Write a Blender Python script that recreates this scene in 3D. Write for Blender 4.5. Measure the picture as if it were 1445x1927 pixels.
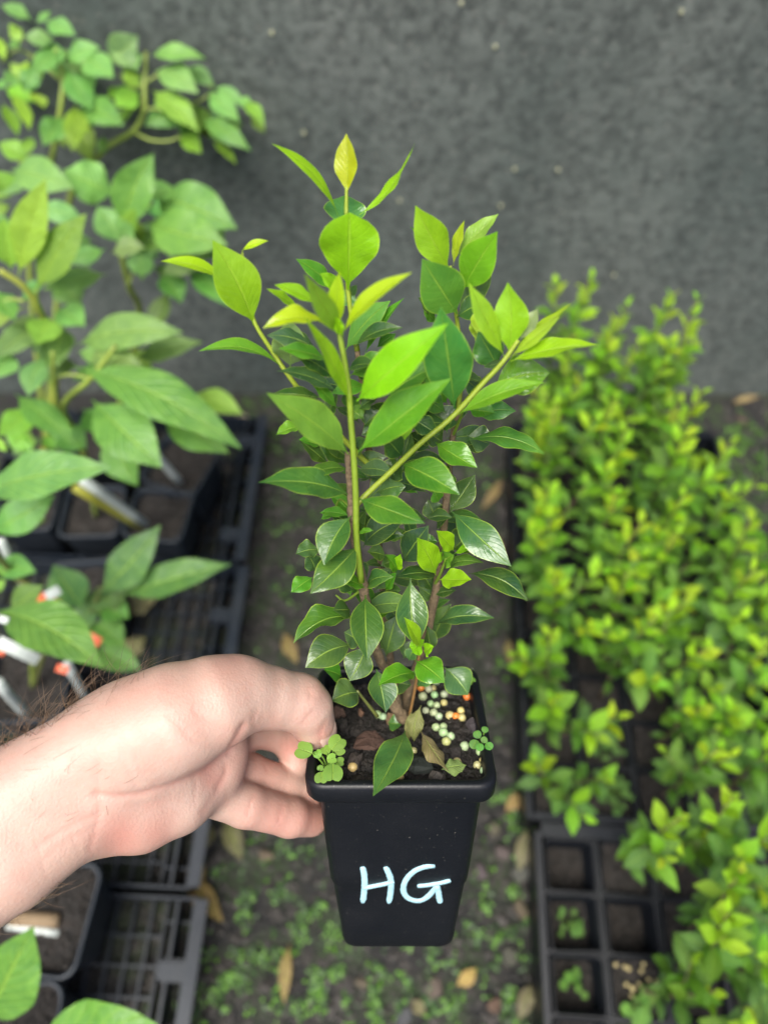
import bpy, bmesh, math, random
import numpy as np
from mathutils import Vector, Matrix, noise
from math import radians, sin, cos, pi, tan

for o in list(bpy.data.objects):
    bpy.data.objects.remove(o)
S = bpy.context.scene
COL = S.collection

# ------------------------------------------------------------------ camera
PITCH = radians(58)
CAM = Vector((0, 0, 1.0))
FPX = 1376.0
cd = bpy.data.cameras.new('camera')
cam = bpy.data.objects.new('camera', cd)
COL.objects.link(cam)
cam.location = CAM
cam.rotation_euler = (pi / 2 - PITCH, 0, 0)
cd.sensor_fit = 'VERTICAL'
cd.sensor_height = 24.0
cd.lens = 12.0 / (963.5 / FPX)
cd.clip_start = 0.02
cd.clip_end = 100
cd.dof.use_dof = True
cd.dof.focus_distance = 0.295
cd.dof.aperture_fstop = cd.lens / 5.0
S.camera = cam

# ------------------------------------------------------------------ sky, sun, exposure
SUN_EL, SUN_AZ = radians(66), radians(200)
w = bpy.data.worlds.new('World')
S.world = w
w.use_nodes = True
wn = w.node_tree
bg = wn.nodes['Background']
sky = wn.nodes.new('ShaderNodeTexSky')
sky.sky_type = 'NISHITA'
sky.sun_disc = False
sky.sun_elevation = SUN_EL
sky.sun_rotation = SUN_AZ
sky.air_density = 0.7
sky.dust_density = 6.0
sky.ozone_density = 0.6
wn.links.new(sky.outputs[0], bg.inputs[0])
bg.inputs[1].default_value = 0.10
sd = bpy.data.lights.new('sun', 'SUN')
sun = bpy.data.objects.new('sun', sd)
COL.objects.link(sun)
sd.energy = 1.5
sd.angle = radians(36)
sd.color = (0.97, 1.0, 0.93)
sdir = Vector((sin(SUN_AZ) * cos(SUN_EL), cos(SUN_AZ) * cos(SUN_EL), sin(SUN_EL)))
sun.rotation_euler = sdir.to_track_quat('Z', 'Y').to_euler()
sun.location = (0, 0, 5)
vs = S.view_settings
vs.view_transform = 'Standard'
vs.look = 'None'
vs.gamma = 1
vs.exposure = 1.4
S.cycles.max_bounces = 7
S.cycles.diffuse_bounces = 3
S.cycles.glossy_bounces = 3
S.cycles.caustics_reflective = False
S.cycles.caustics_refractive = False

# ------------------------------------------------------------------ geometry of the view
RT = Vector((1, 0, 0))
FW = Vector((0, cos(PITCH), -sin(PITCH)))
UP = Vector((0, sin(PITCH), cos(PITCH)))


def ray(u, v):
    return FW + RT * ((u - 722.5) / FPX) - UP * ((v - 963.5) / FPX)


def at_d(u, v, d):
    return CAM + ray(u, v) * d


def at_z(u, v, z):
    r = ray(u, v)
    return CAM + r * ((z - CAM.z) / r.z)


def zoomed(x0, y0, s):
    return lambda x, y: (x0 + x / s, y0 + y / s)


# the held pot leans back: its own axes
REL = radians(25.5)
PF = FW * cos(REL) + UP * sin(REL)      # pot forward
PU = UP * cos(REL) - FW * sin(REL)      # pot up
POT_O = CAM + RT * 0.007 + PF * 0.26 - PU * 0.2285
POT_M = Matrix((RT, PF, PU)).transposed().to_4x4()
POT_M.translation = POT_O


def at_p(u, v, off=0.0):
    """point seen at u,v in the plane 'pot forward = .26 + off'"""
    r = ray(u, v)
    return CAM + r * ((0.26 + off) / r.dot(PF))


# ------------------------------------------------------------------ helpers
random.seed(7)
rng = np.random.default_rng(7)


def tag(o, label=None, cat=None, group=None, kind=None):
    if label: o['label'] = label
    if cat: o['category'] = cat
    if group: o['group'] = group
    if kind: o['kind'] = kind
    return o


def empty(name, loc=(0, 0, 0), m=None):
    o = bpy.data.objects.new(name, None)
    o.empty_display_size = 0.02
    COL.objects.link(o)
    if m is not None:
        o.matrix_world = m
    else:
        o.location = loc
    return o


def link(name, me, mat, parent=None, loc=None, smooth=True):
    o = bpy.data.objects.new(name, me)
    COL.objects.link(o)
    if mat and not me.materials:
        me.materials.append(mat)
    if parent: o.parent = parent
    if loc is not None: o.location = loc
    return o


def mesh(name, V, Fc, smooth=True, uv=None):
    me = bpy.data.meshes.new(name)
    me.from_pydata([tuple(v) for v in V], [], Fc)
    if uv is not None:
        l = me.uv_layers.new(name='UVMap')
        vi = np.zeros(len(me.loops), dtype=np.int32)
        me.loops.foreach_get('vertex_index', vi)
        l.data.foreach_set('uv', np.asarray(uv, dtype=np.float32)[vi].ravel())
    if smooth:
        me.polygons.foreach_set('use_smooth', np.ones(len(me.polygons), dtype=bool))
    me.update()
    return me


def bm_mesh(name, bm, smooth=False):
    me = bpy.data.meshes.new(name)
    bm.to_mesh(me)
    bm.free()
    if smooth:
        me.polygons.foreach_set('use_smooth', np.ones(len(me.polygons), dtype=bool))
    return me


def box_mesh(name, x0, x1, y0, y1, z0, z1, bev=0.0):
    bm = bmesh.new()
    bmesh.ops.create_cube(bm, size=1)
    for v in bm.verts:
        v.co = Vector(((x0 + x1) / 2 + v.co.x * (x1 - x0), (y0 + y1) / 2 + v.co.y * (y1 - y0), (z0 + z1) / 2 + v.co.z * (z1 - z0)))
    if bev:
        bmesh.ops.bevel(bm, geom=bm.edges[:], offset=bev, segments=2, affect='EDGES')
    return bm_mesh(name, bm)


def catmull(pts, n):
    P = [Vector(p) for p in pts]
    if len(P) < 3:
        return [P[0].lerp(P[-1], i / n) for i in range(n + 1)]
    P = [P[0] * 2 - P[1]] + P + [P[-1] * 2 - P[-2]]
    out = []
    m = len(P) - 3
    for i in range(n + 1):
        t = i / n * m
        k = min(int(t), m - 1)
        t -= k
        a, b, c, d = P[k:k + 4]
        out.append(0.5 * ((2 * b) + (c - a) * t + (2 * a - 5 * b + 4 * c - d) * t * t + (3 * b - a - 3 * c + d) * t ** 3))
    return out


def tube_data(pts, radii, sides=8, wob=0.0):
    V, Fc = [], []
    n = len(pts)
    ref = Vector((0.31, 0.77, 0.55))
    for i, p in enumerate(pts):
        t = (pts[min(i + 1, n - 1)] - pts[max(i - 1, 0)]).normalized()
        a = t.cross(ref).normalized()
        b = t.cross(a)
        for k in range(sides):
            an = 2 * pi * k / sides
            r = radii[i] * (1 + wob * noise.noise(p * 300 + Vector((k * 1.7, 0, 0))))
            V.append(p + a * cos(an) * r + b * sin(an) * r)
    for i in range(n - 1):
        for k in range(sides):
            k2 = (k + 1) % sides
            Fc.append((i * sides + k, i * sides + k2, (i + 1) * sides + k2, (i + 1) * sides + k))
    Fc.append(tuple(range(sides))[::-1])
    Fc.append(tuple((n - 1) * sides + k for k in range(sides)))
    return V, Fc


def tube(name, pts, r0, r1, mat, parent=None, org=None, n=None, sides=8, wob=0.0, color=None):
    org = Vector(org) if org is not None else Vector((0, 0, 0))
    n = n or max(4, 4 * (len(pts) - 1))
    c = catmull([Vector(p) - org for p in pts], n)
    V, Fc = tube_data(c, [r0 + (r1 - r0) * i / n for i in range(n + 1)], sides, wob)
    o = link(name, mesh(name, V, Fc), mat, parent)
    if color: o.color = (*color, 1)
    return o


# ------------------------------------------------------------------ materials
MATS = {}


class NT:
    def __init__(self, name):
        self.m = bpy.data.materials.new(name)
        self.m.use_nodes = True
        self.t = self.m.node_tree
        self.b = self.t.nodes['Principled BSDF']
        self.out = self.t.nodes['Material Output']
        MATS[name] = self.m

    def n(self, typ, **kw):
        x = self.t.nodes.new(typ)
        for k, v in kw.items():
            if k in x.inputs:
                x.inputs[k].default_value = v
            else:
                setattr(x, k, v)
        return x

    def l(self, a, b):
        self.t.links.new(a, b)

    def mix(self, fac, a, b, blend='MIX'):
        x = self.t.nodes.new('ShaderNodeMix')
        x.data_type = 'RGBA'
        x.blend_type = blend
        for s, v in ((x.inputs[0], fac), (x.inputs[6], a), (x.inputs[7], b)):
            if hasattr(v, 'links'):
                self.l(v, s)
            elif isinstance(v, tuple):
                s.default_value = (*v, 1) if len(v) == 3 else v
            else:
                s.default_value = v
        return x.outputs[2]

    def math(self, op, a, b=None, c=None, clamp=False):
        x = self.t.nodes.new('ShaderNodeMath')
        x.operation = op
        x.use_clamp = clamp
        for i, v in enumerate((a, b, c)):
            if v is None: continue
            if hasattr(v, 'links'):
                self.l(v, x.inputs[i])
            else:
                x.inputs[i].default_value = v
        return x.outputs[0]

    def ramp(self, fac, stops):
        x = self.t.nodes.new('ShaderNodeValToRGB')
        e = x.color_ramp.elements
        while len(e) < len(stops): e.new(0.5)
        for i, (p, c) in enumerate(stops):
            e[i].position = p
            e[i].color = (*c, 1) if isinstance(c, tuple) else (c, c, c, 1)
        self.l(fac, x.inputs[0])
        return x.outputs[0]

    def noise(self, scale, detail=4, coords='Object', rough=0.55, vec=None):
        x = self.n('ShaderNodeTexNoise', Scale=scale, Detail=detail, Roughness=rough)
        if vec is None:
            vec = self.coord(coords)
        self.l(vec, x.inputs['Vector'])
        return x.outputs[0]

    def coord(self, which='Object'):
        if not hasattr(self, 'tc'):
            self.tc = self.t.nodes.new('ShaderNodeTexCoord')
        return self.tc.outputs[which]

    def mapping(self, scale, which='Object'):
        x = self.t.nodes.new('ShaderNodeMapping')
        x.inputs['Scale'].default_value = scale
        self.l(self.coord(which), x.inputs[0])
        return x.outputs[0]

    def bump(self, h, strength, dist):
        x = self.n('ShaderNodeBump', Strength=strength, Distance=dist)
        self.l(h, x.inputs['Height'])
        self.l(x.outputs[0], self.b.inputs['Normal'])
        return x.outputs[0]

    def base(self, c):
        if hasattr(c, 'links'):
            self.l(c, self.b.inputs['Base Color'])
        else:
            self.b.inputs['Base Color'].default_value = (*c, 1)

    def set(self, **kw):
        for k, v in kw.items():
            self.b.inputs[k.replace('_', ' ')].default_value = v


def leaf_material(name, transl=0.4, rough=0.32, wet=False, veins=1.0, edge=True, bumpd=0.0004):
    k = NT(name)
    info = k.t.nodes.new('ShaderNodeObjectInfo')
    col = info.outputs['Color']
    uv = k.t.nodes.new('ShaderNodeSeparateXYZ')
    k.l(k.coord('UV'), uv.inputs[0])
    ax = k.math('ABSOLUTE', k.math('SUBTRACT', uv.outputs[0], 0.5))          # 0 midrib .. .5 margin
    rnd = k.math('MULTIPLY', info.outputs['Random'], 40)
    cmb = k.t.nodes.new('ShaderNodeCombineXYZ')
    k.l(rnd, cmb.inputs[2])
    add = k.t.nodes.new('ShaderNodeVectorMath')
    k.l(k.coord('Object'), add.inputs[0])
    k.l(cmb.outputs[0], add.inputs[1])
    blot = k.noise(90, 4, vec=add.outputs[0])
    fine = k.noise(700, 3, vec=add.outputs[0])
    c = k.mix(k.ramp(blot, [(0.3, 0.0), (0.75, 1.0)]), k.mix(0.3, col, (0.02, 0.06, 0.02), 'MIX'), k.mix(0.16, col, (0.35, 0.5, 0.04)))
    c = k.mix(k.math('MULTIPLY', fine, 0.25), c, k.mix(0.5, c, (0.02, 0.05, 0.01)))
    # side veins
    ph = k.math('ADD', k.math('MULTIPLY', uv.outputs[1], 62), k.math('MULTIPLY', ax, -34))
    ve = k.math('POWER', k.math('ABSOLUTE', k.math('SINE', k.math('MULTIPLY', ph, 0.5))), 14)
    ve = k.math('MULTIPLY', ve, 0.16 * veins)
    light = k.mix(0.55, col, (0.38, 0.55, 0.07))
    c = k.mix(ve, c, light)
    mid = k.ramp(ax, [(0.0, 1.0), (0.014, 0.85), (0.032, 0.0)])
    c = k.mix(k.math('MULTIPLY', mid, 0.75), c, light)
    if edge:
        ed = k.ramp(ax, [(0.465, 0.0), (0.492, 0.7)])
        c = k.mix(ed, c, k.mix(0.65, col, (0.45, 0.6, 0.06)))
    geo = k.t.nodes.new('ShaderNodeNewGeometry')
    c = k.mix(k.math('MULTIPLY', geo.outputs['Backfacing'], 0.45), c, k.mix(0.5, c, (0.30, 0.42, 0.16)))
    k.base(c)
    h = k.math('ADD', k.math('MULTIPLY', ve, -1.2), k.math('ADD', k.math('MULTIPLY', mid, -0.6), k.math('MULTIPLY', blot, 1.4)))
    nrm = k.bump(h, 0.7, bumpd * 1.8)
    if wet:
        wn_ = k.noise(60, 2, vec=add.outputs[0])
        r = k.ramp(wn_, [(0.38, rough + 0.14), (0.58, rough - 0.13)])
        k.l(r, k.b.inputs['Roughness'])
    else:
        k.set(Roughness=rough)
    k.b.inputs['Specular IOR Level'].default_value = 0.5
    tr = k.t.nodes.new('ShaderNodeBsdfTranslucent')
    tcol = k.mix(0.35, c, (0.42, 0.80, 0.02))
    k.l(tcol, tr.inputs[0])
    k.l(nrm, tr.inputs['Normal'])
    ms = k.t.nodes.new('ShaderNodeMixShader')
    bw = k.t.nodes.new('ShaderNodeRGBToBW')
    k.l(col, bw.inputs[0])
    k.l(k.math('MULTIPLY', k.math('ADD', k.math('MULTIPLY', bw.outputs[0], 2.0, clamp=True), 0.35, clamp=True), transl), ms.inputs[0])
    k.l(k.b.outputs[0], ms.inputs[1])
    k.l(tr.outputs[0], ms.inputs[2])
    k.l(ms.outputs[0], k.out.inputs[0])
    return k.m


M_LEAF = leaf_material('glossy_leaf', 0.36, 0.27, wet=True, veins=0.4)
M_BROAD = leaf_material('broad_leaf', 0.36, 0.42, veins=1.6, edge=False, bumpd=0.0012)
M_SMALL = leaf_material('small_leaf', 0.34, 0.34, veins=0.3, edge=False)
M_DEAD = leaf_material('dead_leaf', 0.15, 0.7, veins=1.2, edge=False, bumpd=0.0008)


def simple(name, col, rough=0.5, var=0.25, scale=60, bump=0.0, bscale=200, spec=0.5, objcol=False):
    k = NT(name)
    n = k.noise(scale, 5)
    if objcol:
        i = k.t.nodes.new('ShaderNodeObjectInfo')
        c0 = i.outputs['Color']
        c = k.mix(k.math('MULTIPLY', n, var * 2, clamp=True), c0, k.mix(0.6, c0, (0.01, 0.01, 0.01)))
    else:
        c = k.mix(n, tuple(x * (1 - var) for x in col), tuple(x * (1 + var) for x in col))
    k.base(c)
    k.set(Roughness=rough)
    k.b.inputs['Specular IOR Level'].default_value = spec
    if bump:
        k.bump(k.noise(bscale, 5), 1.0, bump)
    return k.m


M_GREENSTEM = simple('green_stem', (0.16, 0.27, 0.03), 0.45, 0.3, 120, 0.0004, 400, objcol=True)
M_WOOD = simple('woody_stem', (0.125, 0.088, 0.048), 0.85, 0.7, 300, 0.0018, 420)
M_STAKE = simple('white_stake', (0.42, 0.46, 0.44), 0.45, 0.12, 40)
M_STICK = simple('brown_stick', (0.20, 0.14, 0.08), 0.8, 0.3, 120, 0.0006, 200)
M_RED = simple('red_tag', (0.55, 0.10, 0.04), 0.45, 0.1, 60)
M_PAINT = simple('pale_blue_paint', (0.32, 0.54, 0.61), 0.5, 0.10, 350, 0.0002, 900)
M_PRILL = simple('fertiliser', (0.5, 0.5, 0.4), 0.35, 0.22, 500, 0.0002, 900, objcol=True)
M_BARK = simple('bark', (0.1, 0.06, 0.04), 0.85, 0.4, 150, 0.0012, 350, objcol=True)
M_STONE = simple('litter', (0.036, 0.032, 0.029), 0.75, 0.9, 70, 0.001, 300)


def plastic(name, col, dust):
    k = NT(name)
    n = k.noise(35, 5)
    dstn = k.ramp(k.noise(900, 2), [(0.70, 0.0), (0.78, 1.0)])
    film = k.ramp(k.noise(18, 6), [(0.4, 0.0), (0.85, 1.0)])
    c = k.mix(k.math('MULTIPLY', film, dust), col, (0.09, 0.09, 0.08))
    c = k.mix(k.math('MULTIPLY', dstn, 0.55), c, (0.20, 0.19, 0.16))
    k.base(c)
    k.l(k.ramp(n, [(0.3, 0.36), (0.75, 0.52)]), k.b.inputs['Roughness'])
    k.b.inputs['Specular IOR Level'].default_value = 0.35
    k.bump(k.noise(500, 3), 0.35, 0.0003)
    return k.m


M_POT = plastic('black_pot_plastic', (0.0022, 0.0032, 0.0055), 0.03)
M_GPOT = plastic('grey_pot_plastic', (0.014, 0.020, 0.029), 0.15)
M_TRAY = plastic('tray_plastic', (0.010, 0.015, 0.024), 0.15)
M_BTRAY = plastic('black_tray_plastic', (0.003, 0.0045, 0.008), 0.10)


def soil_material(name, a, b, moss=0.0):
    k = NT(name)
    v = k.n('ShaderNodeTexVoronoi', Scale=170.0)
    k.l(k.coord('Object'), v.inputs['Vector'])
    n = k.noise(60, 6)
    c = k.mix(k.ramp(n, [(0.3, 0.0), (0.7, 1.0)]), a, b)
    c = k.mix(k.math('MULTIPLY', v.outputs['Distance'], 0.9, clamp=True), c, tuple(x * 0.35 for x in a))
    if moss:
        g = k.ramp(k.noise(16, 6), [(0.46, 0.0), (0.62, moss)])
        c = k.mix(g, c, (0.030, 0.048, 0.016))
    k.base(c)
    k.l(k.ramp(k.noise(30, 3), [(0.35, 0.42), (0.7, 0.85)]), k.b.inputs['Roughness'])
    h = k.math('ADD', k.math('MULTIPLY', v.outputs['Distance'], -1.0), k.noise(420, 5))
    k.bump(h, 1.0, 0.0035)
    return k.m


M_SOIL = soil_material('potting_mix', (0.011, 0.009, 0.008), (0.042, 0.032, 0.026))
M_GROUND = soil_material('damp_ground', (0.009, 0.009, 0.0088), (0.032, 0.030, 0.029), 0.6)

k = NT('stained_render')
streak = k.noise(1.0, 5, vec=k.mapping((9.0, 9.0, 0.9)))
cloud = k.noise(2.6, 6)
grit = k.noise(85, 8, rough=0.7)
grit2 = k.n('ShaderNodeTexVoronoi', Scale=60.0)
k.l(k.coord('Object'), grit2.inputs['Vector'])
c = k.mix(k.ramp(streak, [(0.3, 0.0), (0.7, 1.0)]), (0.048, 0.066, 0.061), (0.098, 0.117, 0.108))
c = k.mix(k.ramp(cloud, [(0.35, 0.0), (0.7, 0.75)]), c, (0.145, 0.157, 0.145))
c = k.mix(k.math('MULTIPLY', k.ramp(grit, [(0.38, 1.0), (0.56, 0.0)]), 0.75), c, (0.030, 0.036, 0.034))
c = k.mix(k.math('MULTIPLY', k.ramp(grit2.outputs['Distance'], [(0.05, 1.0), (0.25, 0.0)]), 0.4), c, (0.22, 0.22, 0.20))
k.base(c)
k.set(Roughness=0.85)
k.bump(k.math('ADD', grit, k.math('MULTIPLY', grit2.outputs['Distance'], 0.7)), 0.7, 0.002)
M_WALL = k.m

k = NT('skin')
att = k.t.nodes.new('ShaderNodeAttribute')
att.attribute_name = 'pink'
n1 = k.noise(110, 6)
n2 = k.noise(16, 3)
c = k.mix(k.ramp(n2, [(0.35, 0.0), (0.68, 1.0)]), (0.425, 0.285, 0.228), (0.445, 0.305, 0.252))
c = k.mix(att.outputs['Fac'], c, (0.46, 0.195, 0.155))
c = k.mix(k.math('MULTIPLY', k.ramp(n1, [(0.45, 0.0), (0.70, 1.0)]), 0.40), c, (0.41, 0.215, 0.17))
k.base(c)
k.set(Roughness=0.48)
k.b.inputs['Subsurface Weight'].default_value = 0.22
k.b.inputs['Subsurface Radius'].default_value = (1.0, 0.35, 0.2)
k.b.inputs['Subsurface Scale'].default_value = 0.004
fv = k.n('ShaderNodeTexVoronoi', Scale=900.0)
k.l(k.coord('Object'), fv.inputs['Vector'])
wv = k.noise(1.0, 3, vec=k.mapping((900, 380, 500)))
k.bump(k.math('ADD', k.math('MULTIPLY', fv.outputs['Distance'], 0.6), wv), 0.5, 0.0003)
M_SKIN = k.m
M_NAIL = simple('fingernail', (0.44, 0.30, 0.25), 0.28, 0.06, 80)
k = NT('hair')
k.base((0.13, 0.08, 0.045))
k.set(Roughness=0.4)
M_HAIR = k.m


# ------------------------------------------------------------------ leaves
def leaf_profile(t, shape):
    if shape == 'o':       # obovate, blunt
        return max(0.0, (sin(pi * t ** 1.9)) ** 0.58) if t < 1 else 0
    if shape == 'r':       # broad ovate with a short tip
        return (sin(pi * t ** 0.94)) ** 0.92 * (1 - 0.3 * t ** 3) * 1.05
    if shape == 's':       # small shrub leaf
        return (sin(pi * t ** 0.95)) ** 0.8
    return (sin(pi * t ** 1.0)) ** 1.02 * (1 - 0.25 * t ** 4) * 1.02


def leaf_geo(base, axis, nrm, W, arch=0.0, fold=0.25, shape='e', nl=12, nw=6, wave=0.0, twist=0.0, curl=0.0, seed=0, pet=0.07):
    """leaf blade as a curved grid; axis = full vector base->tip, nrm = upper side"""
    L = axis.length
    a = axis.normalized()
    s = a.cross(nrm).normalized()
    n = s.cross(a).normalized()
    V, Fc, UVs = [], [], []
    rs = random.Random(seed)
    ph = rs.uniform(0, 6.28)
    side = rs.uniform(-0.05, 0.05)
    for i in range(nl + 1):
        t = i / nl
        tb = max(0.0, (t - pet) / (1 - pet))
        wd = W * 0.5 * leaf_profile(tb, shape) if tb > 0 else 0.0
        wd = max(wd, W * 0.022 if i < nl else W * 0.004)
        cen = base + a * (L * t) + n * (L * arch * 4 * t * (1 - t)) + s * (L * side * 4 * t * (1 - t))
        tw = twist * (t - 0.3)
        s2 = s * cos(tw) + n * sin(tw)
        n2 = n * cos(tw) - s * sin(tw)
        slope = arch * 4 * (1 - 2 * t)
        n2 = (n2 - a * slope).normalized()
        for j in range(nw + 1):
            x = -1 + 2 * j / nw
            fz = fold * abs(x) - curl * x * x
            fz += wave * sin(t * 17 + ph + (2.1 if x > 0 else 0)) * x * x
            V.append(cen + s2 * (wd * x * cos(min(1.0, fold * 0.6))) + n2 * (wd * fz))
            UVs.append((0.5 + x * 0.5, t))
    for i in range(nl):
        for j in range(nw):
            q = i * (nw + 1) + j
            Fc.append((q, q + 1, q + nw + 2, q + nw + 1))
    return V, Fc, UVs


def leaf_obj(parent, base, tip, W, roll=20, arch=0.06, col=(0.1, 0.2, 0.03), mat=None, shape='e', upv=None, **kw):
    base, tip = Vector(base), Vector(tip)
    a = tip - base
    view = (CAM - (base + tip) / 2).normalized()
    s = a.cross(view).normalized()
    n0 = s.cross(a).normalized()
    u = upv or PU
    sg = 1 if s.dot(u) >= 0 else -1
    ph = radians(roll) * sg
    n = n0 * cos(ph) + s * sin(ph)
    V, Fc, UVs = leaf_geo(Vector((0, 0, 0)), a, n, W, arch=arch, shape=shape, **kw)
    root = parent
    while root.parent: root = root.parent
    o = link('leaf', mesh('leaf', V, Fc, uv=UVs), mat or M_LEAF, parent, base - root.location)
    jit = [random.uniform(0.88, 1.12) for _ in range(3)]
    o.color = (*[c * j for c, j in zip(col, jit)], 1)
    return o


# ================================================================== SETTING
# ground: one sheet, finely uneven where it can be seen
def ground_h(x, y):
    return 0.006 * noise.noise(Vector((x * 9, y * 9, 0))) + 0.003 * noise.noise(Vector((x * 40, y * 40, 3)))


xs = [-6, -3, -1.5] + [-0.9 + i * 0.0125 for i in range(145)] + [1.5, 3, 6]
ys = [-6, -3, -1.2, -0.6] + [-0.3 + i * 0.0125 for i in range(97)] + [1.3, 4]
V = [(x, y, ground_h(x, y)) for y in ys for x in xs]
nx = len(xs)
Fc = [(j * nx + i, j * nx + i + 1, (j + 1) * nx + i + 1, (j + 1) * nx + i) for j in range(len(ys) - 1) for i in range(nx - 1)]
tag(link('ground', mesh('ground', V, Fc), M_GROUND), kind='structure')

WALL_Y = 0.876
bm = bmesh.new()
NXW, NZW = 60, 30
gridv = [[bm.verts.new((-3 + 6 * i / NXW, WALL_Y + 0.004 * noise.noise(Vector((i * 0.6, j * 0.6, 5))), -0.05 + 2.05 * j / NZW)) for i in range(NXW + 1)] for j in range(NZW + 1)]
for j in range(NZW):
    for i in range(NXW):
        bm.faces.new((gridv[j][i], gridv[j][i + 1], gridv[j + 1][i + 1], gridv[j + 1][i]))
bk = [bm.verts.new(p) for p in ((-3, WALL_Y + 0.2, -0.05), (3, WALL_Y + 0.2, -0.05), (3, WALL_Y + 0.2, 2.0), (-3, WALL_Y + 0.2, 2.0))]
bm.faces.new(bk[::-1])
bm.faces.new([gridv[NZW][i] for i in range(NXW + 1)] + [bk[2], bk[3]])
bm.faces.new([gridv[j][0] for j in range(NZW + 1)] + [bk[3], bk[0]])
bm.faces.new([gridv[j][NXW] for j in range(NZW, -1, -1)] + [bk[1], bk[2]])
tag(link('garden_wall', bm_mesh('garden_wall', bm, True), M_WALL), 'dark grey stained rendered wall behind the trays of plants', 'wall')


# ================================================================== HELD POT
def ring(h, r, z, n=5):
    out = []
    for cx, cy, a0 in ((1, 1, 0), (-1, 1, 90), (-1, -1, 180), (1, -1, 270)):
        for i in range(n + 1):
            a = radians(a0 + 90 * i / n)
            out.append(Vector((cx * (h - r) + r * cos(a), cy * (h - r) + r * sin(a), z)))
    return out


def loft(rings, cap0=True, cap1=False):
    V, Fc = [], []
    m = len(rings[0])
    for r in rings: V += r
    for i in range(len(rings) - 1):
        for k in range(m):
            k2 = (k + 1) % m
            Fc.append((i * m + k, i * m + k2, (i + 1) * m + k2, (i + 1) * m + k))
    if cap0: Fc.append(tuple(range(m))[::-1])
    if cap1: Fc.append(tuple((len(rings) - 1) * m + k for k in range(m)))
    return V, Fc


def pot_half(z):
    pts = [(-0.121, 0.0275), (-0.0725, 0.0311), (-0.0705, 0.0320), (-0.010, 0.0352), (0, 0.0355)]
    for (z0, h0), (z1, h1) in zip(pts, pts[1:]):
        if z <= z1:
            return h0 + (h1 - h0) * (z - z0) / (z1 - z0)
    return pts[-1][1]


pot = empty('plant_pot', m=POT_M)
tag(pot, 'tapered square black pot marked HG, held in the hand', 'pot')
R = []
R.append(ring(0.0235, 0.006, -0.121))
R.append(ring(0.0265, 0.0065, -0.1205))
R.append(ring(0.0278, 0.007, -0.1185))
for z in (-0.105, -0.09, -0.078, -0.0728, -0.0704, -0.060, -0.045, -0.03, -0.018, -0.0105):
    R.append(ring(pot_half(z), 0.0072, z))
V, Fc = loft(R)
pot_body = link('pot_body', mesh('pot_body', V, Fc), M_POT, pot)
R = [ring(0.0345, 0.0068, -0.0098), ring(0.0375, 0.007, -0.0104), ring(0.0390, 0.0075, -0.0100), ring(0.0396, 0.0078, -0.0088), ring(0.0399, 0.008, -0.002),
     ring(0.0394, 0.008, -0.0006), ring(0.0385, 0.0075, 0.0), ring(0.0366, 0.0062, 0.0), ring(0.0359, 0.0057, -0.0006),
     ring(0.0355, 0.0055, -0.002), ring(0.0350, 0.0055, -0.006), ring(0.0345, 0.0055, -0.016)]
V, Fc = loft(R, False)
link('rim', mesh('rim', V, Fc), M_POT, pot)
link('rim_tab', box_mesh('rim_tab', -0.0045, 0.0165, -0.0357, -0.0335, -0.009, -0.0022, 0.0005), M_POT, pot)
# soil: a lumpy sheet
N = 44
V, Fc = [], []
SOIL = -0.0085


def soil_h(x, y):
    return SOIL + 0.0022 * noise.noise(Vector((x * 130, y * 130, 1))) + 0.0016 * noise.noise(Vector((x * 340, y * 340, 4)))


for j in range(N + 1):
    for i in range(N + 1):
        x, y = -0.0347 + 0.0694 * i / N, -0.0347 + 0.0694 * j / N
        V.append((x, y, soil_h(x, y)))
Fc = [(j * (N + 1) + i, j * (N + 1) + i + 1, (j + 1) * (N + 1) + i + 1, (j + 1) * (N + 1) + i) for j in range(N) for i in range(N)]
link('potting_mix', mesh('potting_mix', V, Fc), M_SOIL, pot)
PINV = POT_M.inverted()


def pot_plane(u, v, z):
    """pot coordinates of the point seen at u,v on the level z of the pot"""
    r = ray(u, v)
    t = (POT_O + PU * z - CAM).dot(PU) / r.dot(PU)
    return PINV @ (CAM + r * t)


def pot_front(u, v):
    r = ray(u, v)
    h = 0.033
    for _ in range(4):
        t = (POT_O - PF * h - CAM).dot(PF) / r.dot(PF)
        p = PINV @ (CAM + r * t)
        h = pot_half(p.z)
    return Vector((p.x, -h, p.z))


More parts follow.
